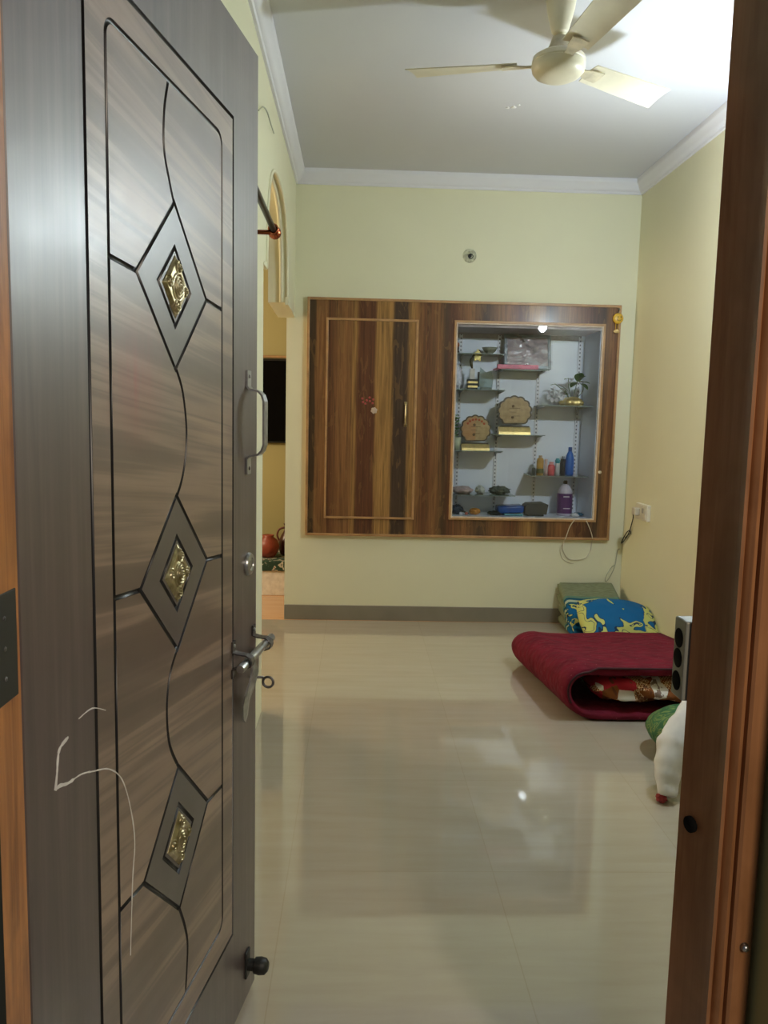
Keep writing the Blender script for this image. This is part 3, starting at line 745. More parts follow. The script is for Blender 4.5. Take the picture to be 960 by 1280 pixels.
# bottles on the lower right shelf
def bottle(name, label, x, prof, mat, cap=None, capmat=None, y=5.35, z=SH['r2'], band=None, bandmat=None):
    b = thing(name, label, 'bottle', (x, y, z), 'toiletry bottles on the lower right shelf')
    obj('body', add_lathe(B(), prof, (x, y, z), 24), mat, b, smooth=True)
    if cap: obj('cap', add_lathe(B(), cap, (x, y, z), 20), capmat, b, angle=40)
    if band: obj('paper_label', add_lathe(B(), band, (x, y, z), 24), bandmat, b, angle=40)
    return b
cylp = lambda r, h, sh=.006: [(.0001, 0), (r*.94, 0), (r, .004), (r, h-sh), (r*.8, h), (.0001, h)]
cap = lambda r, z0, z1: [(.0001, z0), (r, z0), (r, z1-.002), (r*.85, z1), (.0001, z1)]
P = lambda nm, c, r=.35: plain(nm, c, r, vary=.08)
bottle('glass_vial', 'tiny dark bottle at the left end of the toiletry shelf', 1.190, cylp(.014, .046, .014), P('dark_vial', (.09, .10, .08, 1)), cap(.008, .046, .064), P('vial_cap', (.30, .32, .30, 1)))
bottle('amber_bottle', 'amber bottle with a dark lower label on the toiletry shelf', 1.232, cylp(.024, .112, .02), P('amber_plastic', (.52, .30, .07, 1)), cap(.012, .112, .130), P('amber_cap', (.45, .35, .22, 1)), band=[(.0001, .01), (.0246, .01), (.0246, .042), (.0001, .042)], bandmat=P('olive_label', (.14, .15, .06, 1)))
bottle('cream_tube', 'slim pale pink tube between amber and red bottles', 1.272, [(.0001, 0), (.012, 0), (.012, .02), (.010, .085), (.012, .105), (.0001, .106)], P('pale_pink_tube', (.66, .50, .47, 1)))
bottle('red_bottle', 'stout red bottle in the middle of the toiletry shelf', 1.309, cylp(.023, .070, .012), P('coral_red_plastic', (.66, .10, .12, 1)), cap(.015, .070, .088), P('pink_cap', (.70, .32, .32, 1)))
bottle('teal_capped_tube', 'white tube with a teal cap on the toiletry shelf', 1.350, [(.0001, 0), (.015, 0), (.016, .03), (.013, .075), (.012, .080), (.0001, .080)], P('white_tube', (.60, .62, .62, 1)), [(.0001, .08), (.014, .08), (.018, .098), (.010, .112), (.0001, .114)], P('teal_cap', (.05, .36, .42, 1)))
bottle('black_bottle', 'black bottle half behind the tall blue bottle', 1.398, cylp(.022, .108, .03), P('black_plastic', (.018, .02, .03, 1)), cap(.010, .108, .126), P('grey_cap', (.22, .25, .28, 1)), y=5.385)
bottle('blue_bottle', 'tall bright blue shampoo bottle, tallest on its shelf', 1.432, [(.0001, 0), (.027, 0), (.0285, .008), (.0285, .110), (.024, .135), (.014, .158), (.012, .162), (.0001, .162)], P('bright_blue_plastic', (.005, .13, .52, 1), .28), cap(.0125, .160, .190), P('navy_cap', (.006, .07, .30, 1)))
# purple liquid bottle standing on the floor of the recess
z = NZ0+.003
b = thing('cleaner_bottle', 'large purple bottle with black nozzle at the bottom right of the showcase', 'bottle', (1.410, 5.35, z))
obj('body', add_lathe(B(), [(.0001, 0), (.048, 0), (.051, .008), (.051, .15), (.046, .175), (.030, .200), (.016, .215), (.0001, .215)], (1.410, 5.35, z), 28), P('clear_lilac', (.55, .52, .62, 1), .15), b, smooth=True)
obj('purple_label', add_lathe(B(), [(.0001, .018), (.0518, .018), (.0518, .152), (.0001, .152)], (1.410, 5.35, z), 28), P('purple_label', (.085, .015, .14, 1)), b, angle=40)
mwp = P('white_print', (.6, .55, .65, 1))
obj('white_stripe', add_box(B(), (1.388, 5.2965, z+.128), (1.428, 5.3005, z+.136)), mwp, b); obj('white_stripe', add_box(B(), (1.390, 5.2965, z+.050), (1.436, 5.3005, z+.055)), mwp, b)
obj('nozzle', add_lathe(B(), [(.0001, .212), (.015, .212), (.015, .232), (.010, .238), (.0001, .238)], (1.410, 5.35, z), 16), M_black, b, angle=40)
# folded papers and cloth on the lowest left shelf
z = SH['l4']
def sheet_stack(c, size, n, seed, th=.006):
    bm = B(); rnd = random.Random(seed)
    for k in range(n):
        a = rnd.uniform(-.18, .18); dx, dy = rnd.uniform(-.012, .012), rnd.uniform(-.01, .01); sx, sy = size[0]*rnd.uniform(.8, 1), size[1]*rnd.uniform(.8, 1)
        q = B(); add_box(q, (-sx/2, -sy/2, 0), (sx/2, sy/2, th*.9), .001, 1)
        R = Matrix.Translation((c[0]+dx, c[1]+dy, c[2]+k*th)) @ Matrix.Rotation(a, 4, 'Z')
        for v in q.verts: v.co = R @ v.co
        me = bpy.data.meshes.new('t'); q.to_mesh(me); q.free(); bm.from_mesh(me); bpy.data.meshes.remove(me)
    return bm
o = obj('folded_cloth', lump((.712, 5.36, z+.022), (.070, .08, .026), 7, .18, 3), plain('pinkish_cloth', (.52, .40, .38, 1), .8, vary=.3, nscale=20), smooth=True); tag(o, 'folded pinkish cloth at the left of the lowest glass shelf', 'cloth'); origin_to(o, (.725, 5.36, z))
o = obj('paper_bundle', lump((.833, 5.36, z+.024), (.030, .06, .028), 11, .3, 4), plain('crumpled_pale_paper', (.52, .55, .48, 1), .8, vary=.2), smooth=True); tag(o, 'crumpled pale paper between pink cloth and grey bundle', 'paper'); origin_to(o, (.835, 5.36, z))
o = obj('cable_bundle', lump((.962, 5.35, z+.024), (.066, .07, .028), 15, .38, 4), plain('grey_green_cloth', (.13, .15, .12, 1), .8, vary=.5, nscale=50), smooth=True); tag(o, 'dark grey-green crumpled bundle at the right end of the lowest glass shelf', 'bundle'); origin_to(o, (.955, 5.35, z))
# bottom of the recess
z = NZ0+.003
bb = thing('blue_packet', 'blue plastic packet lying on the showcase floor', 'packet', (1.04, 5.33, z))
bm = add_box(B(), (.948, 5.28, z+.010), (1.122, 5.41, z+.060), .012, 3)
for v in bm.verts: v.co.z += .012*(v.co.x-.95)/.2+.004*noise.noise(v.co*30)
obj('packet', bm, plain('glossy_blue_plastic', (.012, .075, .30, 1), .25, vary=.35, nscale=18), bb, smooth=True)
bm = add_box(B(), (.99, 5.275, z), (1.115, 5.40, z+.012), .004); obj('teal_strip', bm, P('teal_plastic', (.06, .30, .33, 1)), bb)
dk = thing('dark_box', 'dark grey box beside the blue packet', 'box', (1.205, 5.33, z))
bm = B(); add_prism(bm, [(1.130, z+.012), (1.272, z+.012), (1.282, z+.078), (1.258, z+.088), (1.152, z+.082), (1.130, z+.066)], 5.27, 5.40, 'Y'); obj('box_body', bm, plain('charcoal_card', (.045, .045, .04, 1), .5), dk)
bm = add_box(B(), (1.150, 5.275, z), (1.255, 5.39, z+.013), .003); obj('box_base', bm, M_black, dk)
tb = thing('toy_bundle', 'dark blue knobbly toy at the left of the showcase floor', 'toy', (.69, 5.33, z))
bm = lump((.672, 5.33, z+.028), (.042, .04, .032), 21, .5, 5); obj('body', bm, plain('navy_toy', (.015, .03, .06, 1), .4), tb, smooth=True)
bm = B(); add_tube(bm, smooth_path([(.69, 5.30, z+.03), (.72, 5.29, z+.02), (.75, 5.29, z+.008)], 5), .006, 8); obj('cord', bm, M_black, tb)
for x, c in ((.698, (.6, .6, .62, 1)), (.734, (.5, .15, .1, 1))):
    bm = B(); add_lathe(bm, [(.0001, 0), (.010, .001), (.012, .009), (.008, .017), (.0001, .019)], (x, 5.285, z), 12); obj('bead', bm, P('bead_%d' % int(x*1000), c), tb, smooth=True)
o = obj('orange_toy', lump((.795, 5.32, z+.020), (.036, .035, .022), 31, .25, 3), P('orange_plastic', (.62, .28, .05, 1)), smooth=True); tag(o, 'small orange toy on the showcase floor', 'toy'); origin_to(o, (.795, 5.32, z))
o = obj('black_pouch', lump((.925, 5.30, z+.014), (.046, .035, .015), 35, .2, 3), M_black, smooth=True); tag(o, 'flat black pouch left of the blue packet', 'pouch'); origin_to(o, (.925, 5.30, z))
o = obj('blue_cloth', lump((1.502, 5.33, z+.012), (.032, .04, .012), 41, .35, 4), plain('teal_cloth', (.02, .14, .24, 1), .7, vary=.3), smooth=True); tag(o, 'scrap of teal blue cloth in the bottom right corner of the showcase', 'cloth'); origin_to(o, (1.502, 5.33, z))
o = obj('white_tissue', lump((1.462, 5.27, z+.012), (.026, .03, .014), 45, .35, 4), plain('white_tissue', (.70, .72, .74, 1), .8), smooth=True); tag(o, 'white tissue scrap beside the purple bottle', 'tissue'); origin_to(o, (1.462, 5.27, z))
# cord hanging out of the glass front
bm = B(); yq = CF-.014
add_tube(bm, smooth_path([(1.420, yq+.002, .694), (1.392, yq, .650), (1.372, yq, .585), (1.360, yq+.010, .545), (1.362, D-.006, .495), (1.395, D-.006, .440), (1.45, D-.006, .425), (1.515, D-.006, .442), (1.545, D-.006, .49), (1.552, D-.006, .545), (1.548, yq+.008, .575), (1.530, yq, .628), (1.500, yq+.002, .692)], 6), .0028, 6)
add_tube(bm, smooth_path([(1.356, D-.006, .53), (1.345, D-.006, .49), (1.36, D-.006, .44), (1.40, D-.006, .410), (1.44, D-.006, .402)], 6), .002, 6)
o = obj('cord_loop', bm, M_cord); tag(o, 'thin pale cord looping out below the glass showcase front', 'cord')
# smiley key hanger
kh = thing('smiley_hanger', 'yellow smiling face hanger with dangling legs at the showcase corner', 'ornament', (1.635, CF-.008, 1.98))
my = P('yellow_plastic', (.70, .43, .05, 1)); y0 = CF-.008
bm = B(); add_lathe(bm, [(.0001, .0), (.030, 0), (.034, -.006), (.030, -.013), (.018, -.016), (.0001, -.017)], (1.636, y0, 1.988), 28, 'Y'); fc = obj('face', bm, my, kh, smooth=True)
for dx in (-.004, .016):
    bm = B(); add_lathe(bm, [(.0001, 0), (.0045, 0), (.003, -.002), (.0001, -.0024)], (1.636+dx, y0-.0155, 1.996), 10, 'Y'); obj('eye', bm, M_black, fc)
bm = B(); add_tube(bm, [(1.640+.014*math.cos(a), y0-.0155, 1.986+.013*math.sin(a)) for a in [PI+PI*k/10 for k in range(11)]], .0016, 6); obj('mouth', bm, M_black, fc)
for dx in (-.007, .009):
    bm = B(); add_tube(bm, [(1.630+dx, y0-.005, 1.958), (1.629+dx*.9, y0-.005, 1.918)], .0024, 6); obj('leg', bm, my, kh)
bm = lump((1.630, y0-.006, 1.908), (.019, .008, .012), 3, .1, 2); obj('shoe', bm, P('pale_yellow_shoe', (.68, .50, .22, 1)), kh, smooth=True)
bm = B(); add_tube(bm, [(1.640, y0-.004, 2.018), (1.641, y0-.004, 2.042)], .002, 6); add_lathe(bm, [(.0001, .012), (.003, .010), (.003, -.004), (.007, -.006), (.0001, -.009)], (1.641, y0, 2.046), 10, 'Y'); obj('hook', bm, M_steel, kh)

# ------------------------------------------------------------------ on the walls
hb = thing('wall_conduit', 'round open conduit box with a black hole above the showcase', 'conduit box', (.679, D, 2.355))
bm = B(); add_lathe(bm, [(.013, .0), (.014, -.008), (.040, -.006), (.043, .0)], (.682, D, 2.355), 28, 'Y'); obj('ring', bm, plain('grey_plaster_ring', (.50, .50, .36, 1), .8, vary=.4, nscale=60), hb)
bm = B(); add_lathe(bm, [(.0001, 0), (.0165, 0), (.0165, -.009), (.012, -.010), (.010, -.004), (.0001, -.004)], (.689, D, 2.350), 20, 'Y'); obj('black_hole', bm, M_black, hb, angle=40)
sk = thing('wall_socket', 'ivory socket box with plug low on the right wall', 'socket', (XR, 4.79, .79))
bm = add_box(B(), (XR-.024, 4.690, .742), (XR, 4.885, .842), .004); obj('box', bm, M_plug, sk)
bm = add_box(B(), (XR-.030, 4.700, .752), (XR-.024, 4.780, .832), .002); obj('face_plate', bm, plain('ivory_plate', (.66, .62, .50, 1), .35), sk)
bm = add_box(B(), (XR-.056, 4.805, .768), (XR-.024, 4.865, .815), .006); obj('plug', bm, plain('pale_plug', (.60, .55, .44, 1), .4), sk)
bm = B(); add_box(bm, (XR-.033, 4.728, .79), (XR-.030, 4.752, .82), .001); obj('switch', bm, plain('grey_switch', (.34, .32, .28, 1), .4), sk)
bm = B(); x = XR-.012
add_tube(bm, smooth_path([(XR-.045, 4.868, .788), (XR-.030, 4.92, .775), (x, 4.950, .745), (x, 4.975, .69), (x, 5.000, .650), (x, 5.05, .600), (x, 5.135, .548), (x, 5.138, .558), (x, 5.06, .625), (x, 5.005, .648), (x, 4.985, .635), (x, 5.02, .62), (x, 5.08, .59)], 6), .0035, 6)
o = obj('flex', bm, M_black, sk); o['label'] = 'short black flex'
bm = B(); add_tube(bm, smooth_path([(1.742, D-.006, .505), (1.728, D-.006, .495), (1.722, D-.006, .45), (1.716, D-.006, .400), (1.695, D-.006, .385), (1.668, D-.006, .340), (1.655, D-.006, .295), (1.668, D-.006, .290), (1.690, D-.006, .325), (1.712, D-.006, .380), (1.718, D-.006, .42)], 6), .0032, 6)
o = obj('cord_loop', bm, M_cordg); tag(o, 'dull looped cord on the far wall above the folded blanket', 'cord')
bm = B(); add_tube(bm, smooth_path([(XL+.004, 3.26, 2.492), (XL+.012, 3.34, 2.535), (XL+.014, 3.46, 2.560), (XL+.012, 3.60, 2.568), (XL+.006, 3.80, 2.592)], 6), .0028, 6)
o = obj('ceiling_wire', bm, M_cordg); tag(o, 'thin loose wire on the left wall above the curtain rod', 'wire')
# curtain rod
cr = thing('curtain_rod', 'dark curtain rod with copper ball end beside the open door', 'curtain rod', (XL+.1, 2.95, 1.975))
rx, rz = XL+.100, 1.972
bm = B(); add_tube(bm, [(rx, 1.25, rz), (rx, 2.945, rz)], .0105, 12); obj('rod', bm, M_rod, cr)
bm = B(); add_lathe(bm, [(.0001, -.032), (.013, -.031), (.013, -.022), (.009, -.02), (.018, -.014), (.0235, -.002), (.0225, .010), (.015, .021), (.0001, .024)], (rx, 2.962, rz-.002), 24, 'Y'); obj('finial', bm, M_copper, cr, smooth=True)
bm = B(); add_lathe(bm, [(.0001, 0), (.030, 0), (.028, .006), (.012, .014), (.008, .03), (.008, .088), (.0001, .09)], (XL, 2.915, rz-.012), 20, 'X')
add_tube(bm, [(rx+.015*math.cos(a), 2.915, rz+.015*math.sin(a)) for a in [2*PI*k/16 for k in range(16)]], .0045, 8, True); obj('bracket', bm, M_copper, cr, smooth=True)

# ------------------------------------------------------------------ ceiling fan
FX, FY = .708, 3.065
fan = thing('ceiling_fan', 'cream three bladed ceiling fan on a short rod', 'ceiling fan', (FX, FY, H))
bm = B(); add_lathe(bm, [(.0001, 2.722), (.022, 2.722), (.030, 2.730), (.040, 2.765), (.050, 2.805), (.054, 2.838), (.054, H), (.0001, H)], (FX, FY, 0), 28); obj('canopy', bm, M_fan, fan, angle=50)
bm = B(); add_lathe(bm, [(.0001, 2.66), (.0095, 2.66), (.0095, 2.735), (.0001, 2.735)], (FX, FY, 0), 16); obj('down_rod', bm, M_fan, fan, angle=50)
bm = B(); add_lathe(bm, [(.0001, 2.650), (.045, 2.650), (.043, 2.668), (.034, 2.690), (.026, 2.712), (.016, 2.714), (.0001, 2.714)], (FX, FY, 0), 28); obj('lower_cup', bm, M_fandust, fan, angle=50)
bm = B(); add_lathe(bm, [(.0001, 2.566), (.034, 2.566), (.062, 2.570), (.082, 2.580), (.094, 2.594), (.097, 2.606), (.097, 2.618), (.094, 2.622), (.097, 2.626), (.094, 2.640), (.075, 2.652), (.045, 2.656), (.0001, 2.656)], (FX, FY, 0), 40)
obj('motor', bm, M_fan, fan, angle=35)
for deg in (29, 167, 278):
    a = math.radians(deg); R = Matrix.Translation((FX, FY, 2.622)) @ Matrix.Rotation(a, 4, 'Z')
    # blade: cambered, pitched, widening outwards then cut slightly askew at the tip
    bm = B(); rows = []
    n = 12
    for k in range(n+1):
        s_ = k/n; r = .150+.395*s_
        wl_ = .050+.012*s_; wt = .050+.020*s_
        pitch = math.radians(-13+3*s_)
        row = []
        for q in range(7):
            f = -1+2*q/6; y = f*(wl_ if f < 0 else wt); zz = .006*(1-f*f)
            rr_ = r+(.012*f if k == n else 0)
            row.append(Vector((rr_, y*math.cos(pitch)-zz*math.sin(pitch), y*math.sin(pitch)+zz*math.cos(pitch)-.004*s_)))
        rows.append(row)
    top = [[bm.verts.new(R @ (p+Vector((0, 0, .0018)))) for p in row] for row in rows]; bot = [[bm.verts.new(R @ (p-Vector((0, 0, .0018)))) for p in row] for row in rows]
    for k in range(n):
        for q in range(6):
            bm.faces.new((top[k][q], top[k+1][q], top[k+1][q+1], top[k][q+1])); bm.faces.new((bot[k][q], bot[k][q+1], bot[k+1][q+1], bot[k+1][q]))
        for q in (0, 6): bm.faces.new((top[k][q], top[k+1][q], bot[k+1][q], bot[k][q]))
    for k in (0, n):
        for q in range(6): bm.faces.new((top[k][q], top[k][q+1], bot[k][q+1], bot[k][q]))
    bl = obj('blade', bm, M_fan, fan, angle=40)
    bm = B(); poly = [(.075, -.020), (.115, -.016), (.150, -.026), (.205, -.030), (.210, 0), (.205, .030), (.150, .026), (.115, .016), (.075, .020)]
    q = B(); add_prism(q, poly, -.0015, .0025)
    RR = R @ Matrix.Rotation(math.radians(-12), 4, 'X') @ Matrix.Translation((0, 0, -.0065))
    for v in q.verts: v.co = RR @ v.co
    obj('blade_iron', q, M_fandust, bl)
# plaster chips on the ceiling
bm = B()
for px, py, r in ((.728, 4.06, .014), (.700, 4.07, .010), (.748, 4.03, .007)):
    add_lathe(bm, [(.0001, H-.004), (r*.7, H-.003), (r, H), (.0001, H)], (px, py, 0), 10, lobes=lambda a: 1+.25*math.sin(3*a+px*9))
o = obj('ceiling_hook_mark', bm, plain('white_plaster', (.85, .85, .84, 1), .8)); tag(o, 'small white plaster mark on the ceiling behind the fan', 'plaster mark')

# ------------------------------------------------------------------ bedding on the floor
def mat_quilt():
    t = NT('maroon_quilt'); v = t.coord()
    n = t.noise(v, 14, 4)
    base = t.ramp(n, [(.3, (.110, .006, .017, 1)), (.7, (.185, .010, .028, 1))])
    vd = t.vor(v, 26)
    spk = t.math('LESS_THAN', t.vor(v, 34), .07)
    col = t.mix(t.math('MULTIPLY', spk, .5), base, (.55, .25, .25, 1))
    wv = t.n('ShaderNodeTexWave'); t.l(t.mapping(v, (1, 1, 1), (0, 0, .8)), wv.inputs[0]); wv.inputs['Scale'].default_value = 9; wv.inputs['Distortion'].default_value = 2.5
    return t.bsdf(col, .85, 0, .2, t.bump(t.math('ADD', vd, t.math('MULTIPLY', t.noise(v, 60, 3), .35)), .5, .012)  )
mt = thing('folded_mattress', 'maroon quilted mattress folded over on the floor', 'mattress', (1.35, 3.8, 0))
cl = []          # C shaped centre line (x, z), right bottom -> round the fold -> right top
for k in range(15): cl.append((1.735-.70*k/14, .022))
for k in range(1, 16):
    a = -PI/2-PI*k/16; cl.append((1.035+.105*math.cos(a), .125+.103*math.sin(a)))
for k in range(15): cl.append((1.035+.70*k/14, .228))
th = .021
bm = B(); NY = 34; grid = []
for j in range(NY+1):
    s_ = j/NY; y = 3.395+.865*s_
    hs = .99-.235*s_; sh_ = -.055*s_
    ring = []
    N = len(cl)
    up_, dn = [], []
    for i, (x, z) in enumerate(cl):
        p0, p1 = cl[max(0, i-1)], cl[min(N-1, i+1)]
        tx, tz = p1[0]-p0[0], p1[1]-p0[1]; L = math.hypot(tx, tz); nx, nz = tz/L, -tx/L       # outward normal of the C
        e = min(1, min(s_, 1-s_)*14)**.5
        tt = th*(.55+.45*e)
        wob = .010*noise.noise(Vector((x*3.2, y*2.6, z*4)))+.004*noise.noise(Vector((x*9, y*9, 2)))
        if i > 30: wob += -.016*math.sin(PI*min(1, max(0, (x-1.0)/.45)))*(.3+.7*s_)
        for lst, sg in ((up_, 1), (dn, -1)):
            px = x-nx*(-1)*tt*sg*-1 if False else x+nx*tt*sg*-1*-1
            pz = z+nz*tt*sg
            zz = (pz+wob*(1 if pz > .06 else .2))*hs
            lst.append((px+sh_+wob*.6+(.045*(1-pz/.25)*(1-s_) if x < 1.04 else 0), y+.012*noise.noise(Vector((x*4, z*9, 7)))*(1 if j in (0, NY) else .3)+(.02 if (i > 30 and j == 0) else 0), max(.001, zz)))
    ring = [bm.verts.new(p) for p in up_]+[bm.verts.new(p) for p in reversed(dn)]
    grid.append(ring)
for ra, rb in zip(grid, grid[1:]):
    n_ = len(ra)
    for i in range(n_): bm.faces.new((ra[i], ra[(i+1) % n_], rb[(i+1) % n_], rb[i]))
for ring in (grid[0], grid[-1]):
    N = len(cl)
    for i in range(N-1): bm.faces.new((ring[i], ring[i+1], ring[2*N-2-i], ring[2*N-1-i]))
M_quilt = mat_quilt()
obj('quilted_cover', bm, M_quilt, mt, smooth=True)
# piping along the front edge of the cover
bm = B(); pts = [v for v in [(x-.0+.045*(1-z/.25)*(1 if x < 1.04 else 0), 3.392+(.018 if i > 30 else 0), z*.99+(.0135 if i > 30 else 0)) for i, (x, z) in enumerate(cl)]][20:]
add_tube(bm, pts, .0048, 8); obj('edge_piping', bm, plain('dark_maroon_piping', (.04, .004, .010, 1), .8), mt, smooth=True)
# patterned cloth folded inside
def mat_print():
    t = NT('brown_white_red_print'); v = t.coord()
    d = t.mapping(v, (1, .4, 1), (.3, .5, .2), (.4, 0, .1))
    blk = t.vor(d, 15, 'F1', 'Color'); bs = t.sep(blk)
    fine = t.vor(d, 75)
    chk = t.n('ShaderNodeTexChecker'); t.l(t.mapping(v, (1, 1, 1), (0, .7, 0)), chk.inputs[0]); chk.inputs['Scale'].default_value = 110
    chk.inputs[1].default_value = (.85, .60, .36, 1); chk.inputs[2].default_value = (.28, .08, .02, 1)
    c = t.ramp(bs[0], [(0, (.86, .80, .72, 1)), (.48, (.86, .80, .72, 1)), (.50, (.30, .10, .03, 1)), (.86, (.30, .10, .03, 1)), (.88, (.55, .03, .05, 1))], 'CONSTANT')
    c = t.mix(t.math('MULTIPLY', t.math('GREATER_THAN', bs[1], .45), t.math('LESS_THAN', bs[0], .86)), c, chk.outputs[0])
    c = t.mix(t.math('MULTIPLY', t.math('GREATER_THAN', t.noise(d, 28, 2), .58), .8), c, (.16, .06, .03, 1))
    return t.bsdf(c, .85, 0, .2)
bm = B(); n, m = 46, 26; g = {}
sec = lambda a: (math.copysign(abs(math.cos(a))**.55, math.cos(a)), math.copysign(abs(math.sin(a))**.8, math.sin(a)))
for j in range(n+1):
    x = 1.085+.60*j/n; e = min(1, j/5, (n-j)/3+.2)**.5
    for i in range(m):
        cy, cz = sec(2*PI*i/m); q = Vector((x*6, cy*1.5, cz*2))
        k = 1+.20*noise.noise(q)+.10*noise.noise(q*3)
        fold = .018*math.sin(x*26+cz*5)
        g[j, i] = bm.verts.new((x, 3.66+.235*cy*k*(.75+.25*e)+fold*(cy < 0), max(.047, .118+(.064*cz*k*e*(.86-.16*cy))+.012*noise.noise(Vector((x*9, 0, cy*3))))))
for j in range(n):
    for i in range(m): bm.faces.new((g[j, i], g[j, (i+1) % m], g[j+1, (i+1) % m], g[j+1, i]))
bm.faces.new([g[0, i] for i in range(m)]); bm.faces.new([g[n, i] for i in range(m)])
o = obj('printed_bedsheet', bm, mat_print(), smooth=True); tag(o, 'brown, white and red printed bedsheet tucked inside the folded maroon mattress', 'bedsheet'); origin_to(o, (1.385, 3.66, .045))

def mat_floral(name, centre):
    t = NT(name); v = t.coord(); 
    dst = t.noisec(v, 7, 2)
    vv = t.n('ShaderNodeVectorMath'); vv.operation = 'MULTIPLY_ADD'; t.l(dst, vv.inputs[0]); vv.inputs[1].default_value = (.10, .10, .10); t.l(v, vv.inputs[2])
    X, Y, Z = t.sep(v)
    f = t.noise(vv.outputs[0], 9, 1, .4, 1.0)
    if centre:
        r = t.math('SQRT', t.math('ADD', t.math('POWER', t.math('DIVIDE', t.math('ADD', X, .03), .175), 2), t.math('POWER', t.math('DIVIDE', t.math('SUBTRACT', Y, .06), .150), 2)))
        f = t.math('ADD', f, t.math('MULTIPLY', t.math('SUBTRACT', .9, t.math('MINIMUM', r, 1.6)), -.30))
    Bl, Yl, Dk = (.004, .115, .30, 1), (.54, .55, .16, 1), (.012, .040, .095, 1)
    c = t.ramp(f, [(0, Bl), (.50, Bl), (.505, Dk), (.525, Dk), (.53, Yl), (.63, Yl), (.635, Dk), (.655, Dk), (.66, Bl if not centre else Yl)], 'CONSTANT')
    return t, c
t, c = mat_floral('blue_yellow_floral', True); M_floral = t.bsdf(c, .75, 0, .25, t.bump(t.noise(t.coord(), 200, 2), .1, .001))
t, c = mat_floral('striped_blanket', False)
v = t.coord(); X, Y, Z = t.sep(v)
wv = t.math('ADD', Y, t.math('MULTIPLY', t.math('SUBTRACT', t.noise(v, 4, 2), .5), .04))
gg = t.ramp(t.noise(t.mapping(v, (1, 8, 1)), 30, 3), [(.3, (.15, .175, .10, 1)), (.7, (.24, .265, .165, 1))])
k1 = t.math('GREATER_THAN', wv, .035)
stripe = t.ramp(t.math('DIVIDE', t.math('ADD', wv, .05), .10), [(0, (.010, .10, .15, 1)), (.18, (.010, .10, .15, 1)), (.2, (.42, .48, .34, 1)), (.40, (.42, .48, .34, 1)), (.42, (.010, .085, .14, 1)), (.62, (.010, .085, .14, 1)), (.64, (.12, .22, .16, 1))], 'CONSTANT')
c = t.mix(t.math('GREATER_THAN', wv, -.05), c, stripe); c = t.mix(k1, c, gg)
M_blanket = t.bsdf(c, .85, 0, .2, t.bump(t.noise(v, 120, 2), .25, .003))
# folded blanket in the corner: layered slab sloping towards the room
bm = B(); n = 26; lay = 4
bx0, bx1, by0, by1 = 1.355, 1.735, 4.70, 5.135
def ztop(y): s_ = (y-by0)/(by1-by0); return .125+.170*s_**1.1
for L in range(lay):
    g = {}; f0, f1 = L/lay, (L+1)/lay
    for i in range(n+1):
        for j in range(n+1):
            u, w = i/n, j/n
            ins = .006*(L % 2)
            x = bx0+ins+(bx1-bx0-2*ins)*u; y = by0+ins+(by1-by0-2*ins)*w
            e = min(1, min(u, 1-u)*12, min(w, 1-w)*12); e = math.sqrt(1-(1-e)**2)
            h0, h1 = ztop(y)*f0, ztop(y)*f1; mid = (h0+h1)/2; hf = (h1-h0)/2*1.02
            wob = .006*noise.noise(Vector((x*7, y*7, L)))*(1 if L else 0)
            sk_ = -.03*f1
            g[i, j, 1] = bm.verts.new((x+sk_, y, max(.002, mid+wob+hf*(.35+.65*e)))); g[i, j, 0] = bm.verts.new((x+sk_, y, max(.001, mid+wob-hf*(.35+.65*e))))
    for i in range(n):
        for j in range(n):
            for q in (0, 1): bm.faces.new((g[i, j, q], g[i+1, j, q], g[i+1, j+1, q], g[i, j+1, q]))
    for i in range(n):
        for j in (0, n): bm.faces.new((g[i, j, 0], g[i+1, j, 0], g[i+1, j, 1], g[i, j, 1])); bm.faces.new((g[j, i, 0], g[j, i+1, 0], g[j, i+1, 1], g[j, i, 1]))
o = obj('folded_blanket', bm, M_blanket, smooth=True); tag(o, 'folded grey-green blanket with blue and yellow border in the far right corner', 'blanket'); origin_to(o, (1.53, 4.93, 0))
def pillow_bm(w, d, h, seed, n=30, p=2.6, wr=.006, rnd=0.0):
    bm = B(); g = {}
    for i in range(n+1):
        for j in range(n+1):
            u, v_ = -1+2*i/n, -1+2*j/n
            pu = 1-.07*(v_**2)*(1 if True else 0); 
            x = u*w/2*(1-.06*(1-v_*v_)*abs(u)**3); y = v_*d/2*(1-.06*(1-u*u)*abs(v_)**3)
            if rnd:
                f_ = math.sqrt(1-rnd*v_*v_); q_ = math.sqrt(1-rnd*u*u); x *= f_; y *= q_
            k = max(0, (1-abs(u)**p))**.62*max(0, (1-abs(v_)**p))**.62
            wob = wr*noise.noise(Vector((u*3, v_*3, seed)))
            for q, sg in ((1, 1), (0, -1)):
                g[i, j, q] = bm.verts.new((x, y, sg*(h/2*k+.0015)+wob*k*1.5))
    for i in range(n):
        for j in range(n):
            for q in (0, 1): bm.faces.new((g[i, j, q], g[i+1, j, q], g[i+1, j+1, q], g[i, j+1, q]))
    for i in range(n):
        for j in (0, n): bm.faces.new((g[i, j, 0], g[i+1, j, 0], g[i+1, j, 1], g[i, j, 1])); bm.faces.new((g[j, i, 0], g[j, i+1, 0], g[j, i+1, 1], g[j, i, 1]))
    return bm
o = obj('floral_pillow', pillow_bm(.52, .38, .17, 3, rnd=.30), M_floral, smooth=True)
o.matrix_world = Matrix.Translation((1.555, 4.545, .160)) @ Matrix.Rotation(math.radians(7), 4, 'Y') @ Matrix.Rotation(math.radians(30), 4, 'X') @ Matrix.Rotation(math.radians(4), 4, 'Z')
tag(o, 'blue pillow with yellow flowers leaning on the folded blanket', 'pillow')
t = NT('green_brocade'); v = t.coord()
